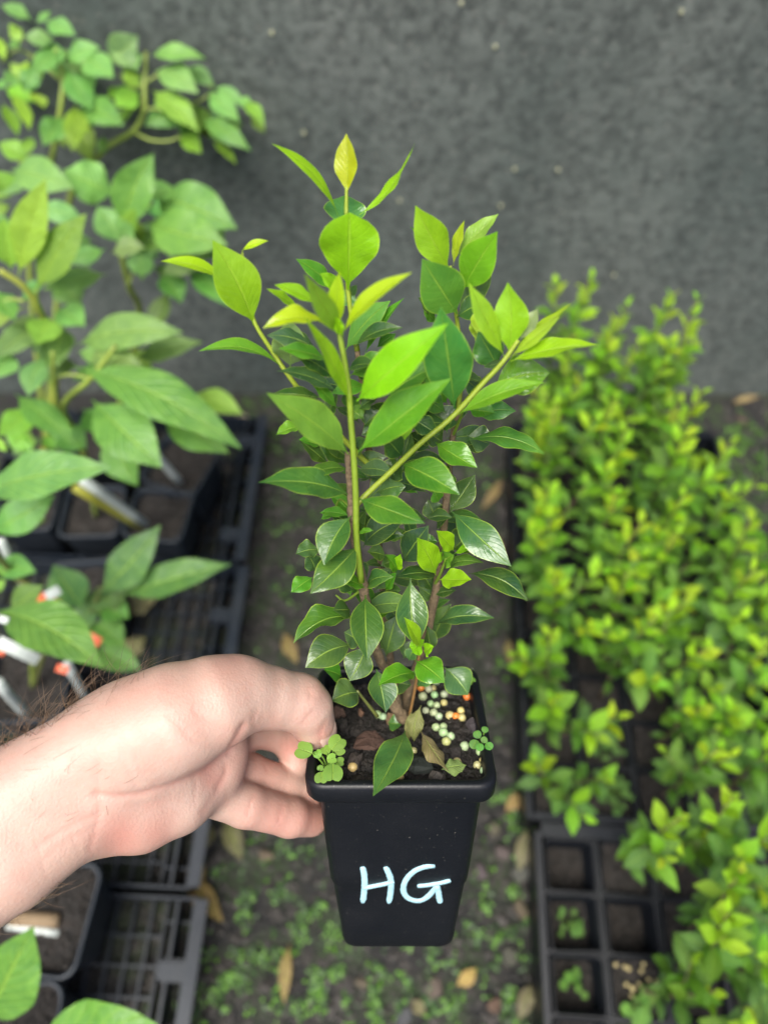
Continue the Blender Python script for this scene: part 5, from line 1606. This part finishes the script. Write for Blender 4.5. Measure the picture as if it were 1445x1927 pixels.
weed(cell_at(FAR, 4, 1), 0.012, 60, 0.045, 0.018, 'dark leafy weed in the second corner cell', (0.06, 0.17, 0.03), None, ROUND)
weed(cell_at(FAR, 0, 0) + Vector((0.012, -0.012, 0)), TZS, 14, 0.02, 0.010, 'small weed below the leaning shrub at the tray end', (0.07, 0.2, 0.03), None, ROUND)
weed(cell_at(NEAR, 0, 1), TZS - 0.026, 8, 0.014, 0.010, 'tiny weed deep in the empty tube of the first column', (0.07, 0.2, 0.03), None, ROUND)
weed(cell_at(NEAR, 0, 2), TZS - 0.026, 12, 0.016, 0.009, 'tiny sprawling weed in the middle empty tube', (0.06, 0.17, 0.03), None, ROUND)
pr2 = ico('fertiliser_bead', 0.0022, 2, 0.1, 9)
for i, (c, n_) in enumerate((((1, 1), 14), ((3, 1), 10))):
    p = cell_at(NEAR, *c)
    for q in range(n_):
        o = link('fertiliser_prill', pr2, M_PRILL)
        o.location = (p.x + rsh.uniform(-0.022, 0.022), p.y + rsh.uniform(-0.022, 0.022), TZS + 0.0035)
        o.color = (0.5, 0.42, 0.2, 1)
        tag(o, 'cream fertiliser bead in a tube of the near cell tray', 'fertiliser bead', 'fertiliser beads in the tubes')

# ================================================================== GROUND LITTER
def on_ground(u, v):
    p = at_z(u, v, 0.004)
    return p


rg = random.Random(21)
patches = [(440, 1800, 0.035, 1.0), (430, 1870, 0.04, 0.9), (590, 1820, 0.05, 0.9), (620, 1890, 0.06, 0.9), (560, 1740, 0.05, 0.6), (950, 1690, 0.05, 0.6), (960, 1520, 0.03, 0.9), (930, 1780, 0.05, 0.5), (800, 1880, 0.06, 0.6),
           (900, 1900, 0.06, 0.6), (520, 1640, 0.05, 0.35), (480, 1700, 0.05, 0.4), (1400, 830, 0.10, 0.9), (1420, 920, 0.09, 0.7), (560, 800, 0.06, 0.5), (540, 900, 0.06, 0.4), (530, 1010, 0.08, 0.3), (900, 900, 0.05, 0.4), (550, 1130, 0.06, 0.3), (940, 1300, 0.05, 0.4),
           (500, 760, 0.10, 0.5), (960, 1600, 0.04, 0.5), (700, 1900, 0.06, 0.5), (430, 1600, 0.05, 0.3), (920, 1150, 0.06, 0.25), (350, 1910, 0.04, 0.5), (1400, 1040, 0.06, 0.6), (1415, 1300, 0.05, 0.5), (960, 1860, 0.05, 0.5), (740, 1840, 0.05, 0.35)]
MOSS_A, MOSS_B = ([], []), ([], [])
M_MOSS1 = simple('moss_green', (0.026, 0.066, 0.013), 0.55, 0.5, 50)
M_MOSS2 = simple('moss_bright', (0.075, 0.18, 0.016), 0.55, 0.4, 50)


def moss_leaf(dst, c, s_, nr):
    V, Fc = dst
    a = nr.orthogonal().normalized()
    a = Matrix.Rotation(rg.uniform(0, 6.28), 3, nr) @ a
    b = nr.cross(a)
    b0 = len(V)
    V.append(c - nr * s_ * 0.15)
    for i in range(6):
        an = i * pi / 3
        V.append(c + a * cos(an) * s_ + b * sin(an) * s_ * 0.85)
    for i in range(6):
        Fc.append((b0, b0 + 1 + i, b0 + 1 + (i + 1) % 6))


for u, v, R_, dn in patches:
    ctr = on_ground(u, v)
    for i in range(int(2600 * dn * (R_ / 0.05) ** 1.3 * 0.32)):
        x, y = ctr.x + rg.gauss(0, R_ * 0.55), ctr.y + rg.gauss(0, R_ * 0.55)
        k_ = noise.noise(Vector((x * 45, y * 45, 8)))
        if k_ < rg.uniform(-0.1, 0.5) or y > WALL_Y - 0.005: continue
        z = ground_h(x, y) + rg.uniform(0.001, 0.012) * (0.5 + max(0, k_))
        nr = Vector((rg.uniform(-0.5, 0.5), rg.uniform(-0.5, 0.5), 1)).normalized()
        moss_leaf(MOSS_B if rg.random() < 0.15 + dn * 0.4 else MOSS_A, Vector((x, y, z)), rg.uniform(0.0012, 0.0032), nr)
for i in range(3600):
    x, y = rg.uniform(-0.26, 0.24), rg.uniform(-0.1, WALL_Y - 0.01)
    if noise.noise(Vector((x * 22, y * 22, 18))) < rg.uniform(-0.3, 0.5): continue
    moss_leaf(MOSS_A, Vector((x, y, ground_h(x, y) + rg.uniform(0.0005, 0.006))), rg.uniform(0.0008, 0.0022), Vector((rg.uniform(-0.5, 0.5), rg.uniform(-0.5, 0.5), 1)).normalized())
tag(link('moss', mesh('moss', *MOSS_A), M_MOSS1), 'dull green moss and tiny weeds over the damp path', 'moss', kind='stuff')
tag(link('moss', mesh('moss', *MOSS_B), M_MOSS2), 'bright green tufts of liverwort on the damp path', 'moss', kind='stuff')
# grit and bark crumbs
V, Fc = [], []
for i in range(9000):
    x, y = rg.uniform(-0.30, 0.26), rg.uniform(-0.12, WALL_Y - 0.005)
    if rg.random() < 0.15: x, y = rg.uniform(0.45, 0.75), rg.uniform(0.2, WALL_Y - 0.005)
    s_ = rg.choice((0.0012, 0.0018, 0.0025, 0.003, 0.004, 0.006, 0.008)) * rg.uniform(0.7, 1.3)
    c0 = Vector((x, y, ground_h(x, y) + s_ * 0.2))
    q = Matrix.Rotation(rg.uniform(0, 6), 3, Vector((rg.uniform(-0.3, 0.3), rg.uniform(-0.3, 0.3), 1)))
    b0 = len(V)
    for d in ((1, 0, 0), (-1, 0.2, 0), (0, 0.7, 0), (0.1, -0.7, 0), (0, 0, 0.45), (0, 0.1, -0.4)):
        V.append(c0 + q @ (Vector(d) * s_ * rg.uniform(0.7, 1.4)))
    for f in ((0, 2, 4), (2, 1, 4), (1, 3, 4), (3, 0, 4), (2, 0, 5), (1, 2, 5), (3, 1, 5), (0, 3, 5)):
        Fc.append(tuple(b0 + k_ for k_ in f))
tag(link('gravel', mesh('gravel', V, Fc, False), M_STONE), 'dark grit and bark crumbs over the path', 'gravel', kind='stuff')

litter = [
    # base u,v -> tip u,v, width px, colour, label
    (352, 1640, 420, 1735, 42, (0.22, 0.105, 0.035), 'orange brown fallen leaf beside the tray below the palm'),
    (545, 1775, 535, 1890, 24, (0.24, 0.13, 0.06), 'narrow tan fallen leaf lying along the mossy path'),
    (858, 1855, 896, 1822, 26, (0.36, 0.20, 0.07), 'small golden fallen leaf in front of the held pot'),
    (360, 1610, 385, 1660, 30, (0.20, 0.10, 0.04), 'rusty fallen leaf tucked under the tray edge below the palm'),
    (420, 1540, 455, 1620, 40, (0.07, 0.035, 0.03), 'dark maroon fallen leaf beside the tray under the ring finger'),
    (400, 1550, 385, 1600, 30, (0.13, 0.085, 0.06), 'dull brown leaf scrap under the heel of the palm'),
    (535, 1190, 560, 1250, 34, (0.20, 0.095, 0.05), 'rust coloured leaf on the path behind the thumb knuckle'),
    (945, 900, 905, 960, 26, (0.22, 0.11, 0.07), 'pinkish brown leaf on the path behind the held shrub'),
    (955, 1200, 965, 1260, 24, (0.25, 0.16, 0.08), 'tan leaf against the side of the long cell tray'),
    (990, 1560, 975, 1640, 34, (0.17, 0.12, 0.10), 'pale grey brown leaf beside the near cell tray'),
    (950, 1530, 985, 1490, 26, (0.26, 0.12, 0.06), 'orange leaf scrap at the corner of the held pot'),
    (1375, 760, 1430, 745, 22, (0.26, 0.15, 0.09), 'tan leaf at the foot of the wall beyond the shrubs'),
    (1425, 635, 1450, 640, 20, (0.40, 0.26, 0.22), 'pinkish leaf scrap stuck by the wall foot'),
    (445, 782, 482, 800, 26, (0.44, 0.34, 0.28), 'pale pinkish leaf beside the corner of the far tray'),
    (230, 1150, 300, 1120, 60, (0.24, 0.18, 0.12), 'curled buff dead leaf lying in the empty tray corner'),
    (235, 1240, 275, 1200, 50, (0.13, 0.09, 0.06), 'brown dead leaf under the buff one in the tray corner'),
    (1000, 1850, 975, 1920, 30, (0.12, 0.07, 0.07), 'purplish bark leaf beside the near cell tray'),
    (930, 1000, 950, 1060, 20, (0.18, 0.09, 0.06), 'thin reddish leaf between the held shrub and the long tray'),
    (1330, 1180, 1420, 1190, 30, (0.22, 0.16, 0.12), 'brown leaf under the edge of the shrubs'),
    (775, 1880, 800, 1910, 24, (0.13, 0.075, 0.07), 'plum brown leaf scrap in front of the held pot'),
]
for i, (u0, v0, u1, v1, W, c, lab) in enumerate(litter):
    zz = 0.018 if 'tray corner' in lab else 0.008
    b, t = at_z(u0, v0, zz), at_z(u1, v1, zz + 0.003)
    if b.y > WALL_Y - 0.01 or t.y > WALL_Y - 0.01:
        off = max(b.y, t.y) - WALL_Y + 0.015
        b.y -= off
        t.y -= off
    V, Fc, U_ = leaf_geo(Vector((0, 0, 0)), t - b, Vector((0.1 * sin(i), 0.1 * cos(i * 2), 1)), W * 0.85 / FPX, arch=0.08, fold=0.3, shape='r', nl=10, nw=6, wave=0.2, twist=0.3, curl=0.2, seed=i)
    o = link('fallen_leaf', mesh('fallen_leaf', V, Fc, uv=U_), M_DEAD)
    o.location = b
    o.color = (*c, 1)
    tag(o, lab, 'fallen leaf', 'fallen leaves on the ground')
barks = [(985, 1640, 60, 40), (945, 1605, 40, 30), (815, 1860, 36, 40), (930, 1890, 34, 26), (1000, 1480, 30, 26), (440, 1580, 40, 34), (760, 1915, 40, 30), (960, 1800, 40, 30), (905, 1640, 34, 24), (930, 1560, 26, 30), (500, 1610, 34, 26), (680, 1850, 30, 20), (980, 1710, 40, 26), (1395, 790, 40, 20), (1350, 1150, 40, 26)]
for i, (u, v, w_, h_) in enumerate(barks):
    p = at_z(u, v, 0.006)
    o = link('bark_piece', chip_mesh('bark_piece', w_ * 0.85 / FPX, h_ * 0.85 / FPX, 0.006, 90 + i), M_BARK)
    o.location = p
    o.rotation_euler = (rg.uniform(-0.2, 0.2), rg.uniform(-0.2, 0.2), rg.uniform(0, 3))
    o.color = (*[k_ * rg.uniform(0.7, 1.3) for k_ in (0.085, 0.065, 0.058)], 1)
    tag(o, 'purplish brown bark piece lying on the mossy path', 'bark', 'bark pieces on the path')
# pale specks stuck to the wall
fleck_me = ico('wall_fleck', 0.0028, 2, 0.3, 5)
for i, (u, v) in enumerate(((868, 6), (512, 62), (932, 88), (1282, 22), (752, 378), (942, 388), (968, 318), (1155, 518), (572, 250), (1050, 320))):
    r_ = ray(u, v)
    p = CAM + r_ * ((WALL_Y - 0.002) / r_.y)
    o = link('wall_fleck', fleck_me, M_PRILL)
    o.location = p
    o.scale = (0.8, 0.5, 1.1)
    o.color = (0.36, 0.37, 0.24, 1)
    tag(o, 'pale fleck stuck to the grey rendered wall', 'fleck', 'pale flecks on the wall')
bpy.context.view_layer.update()
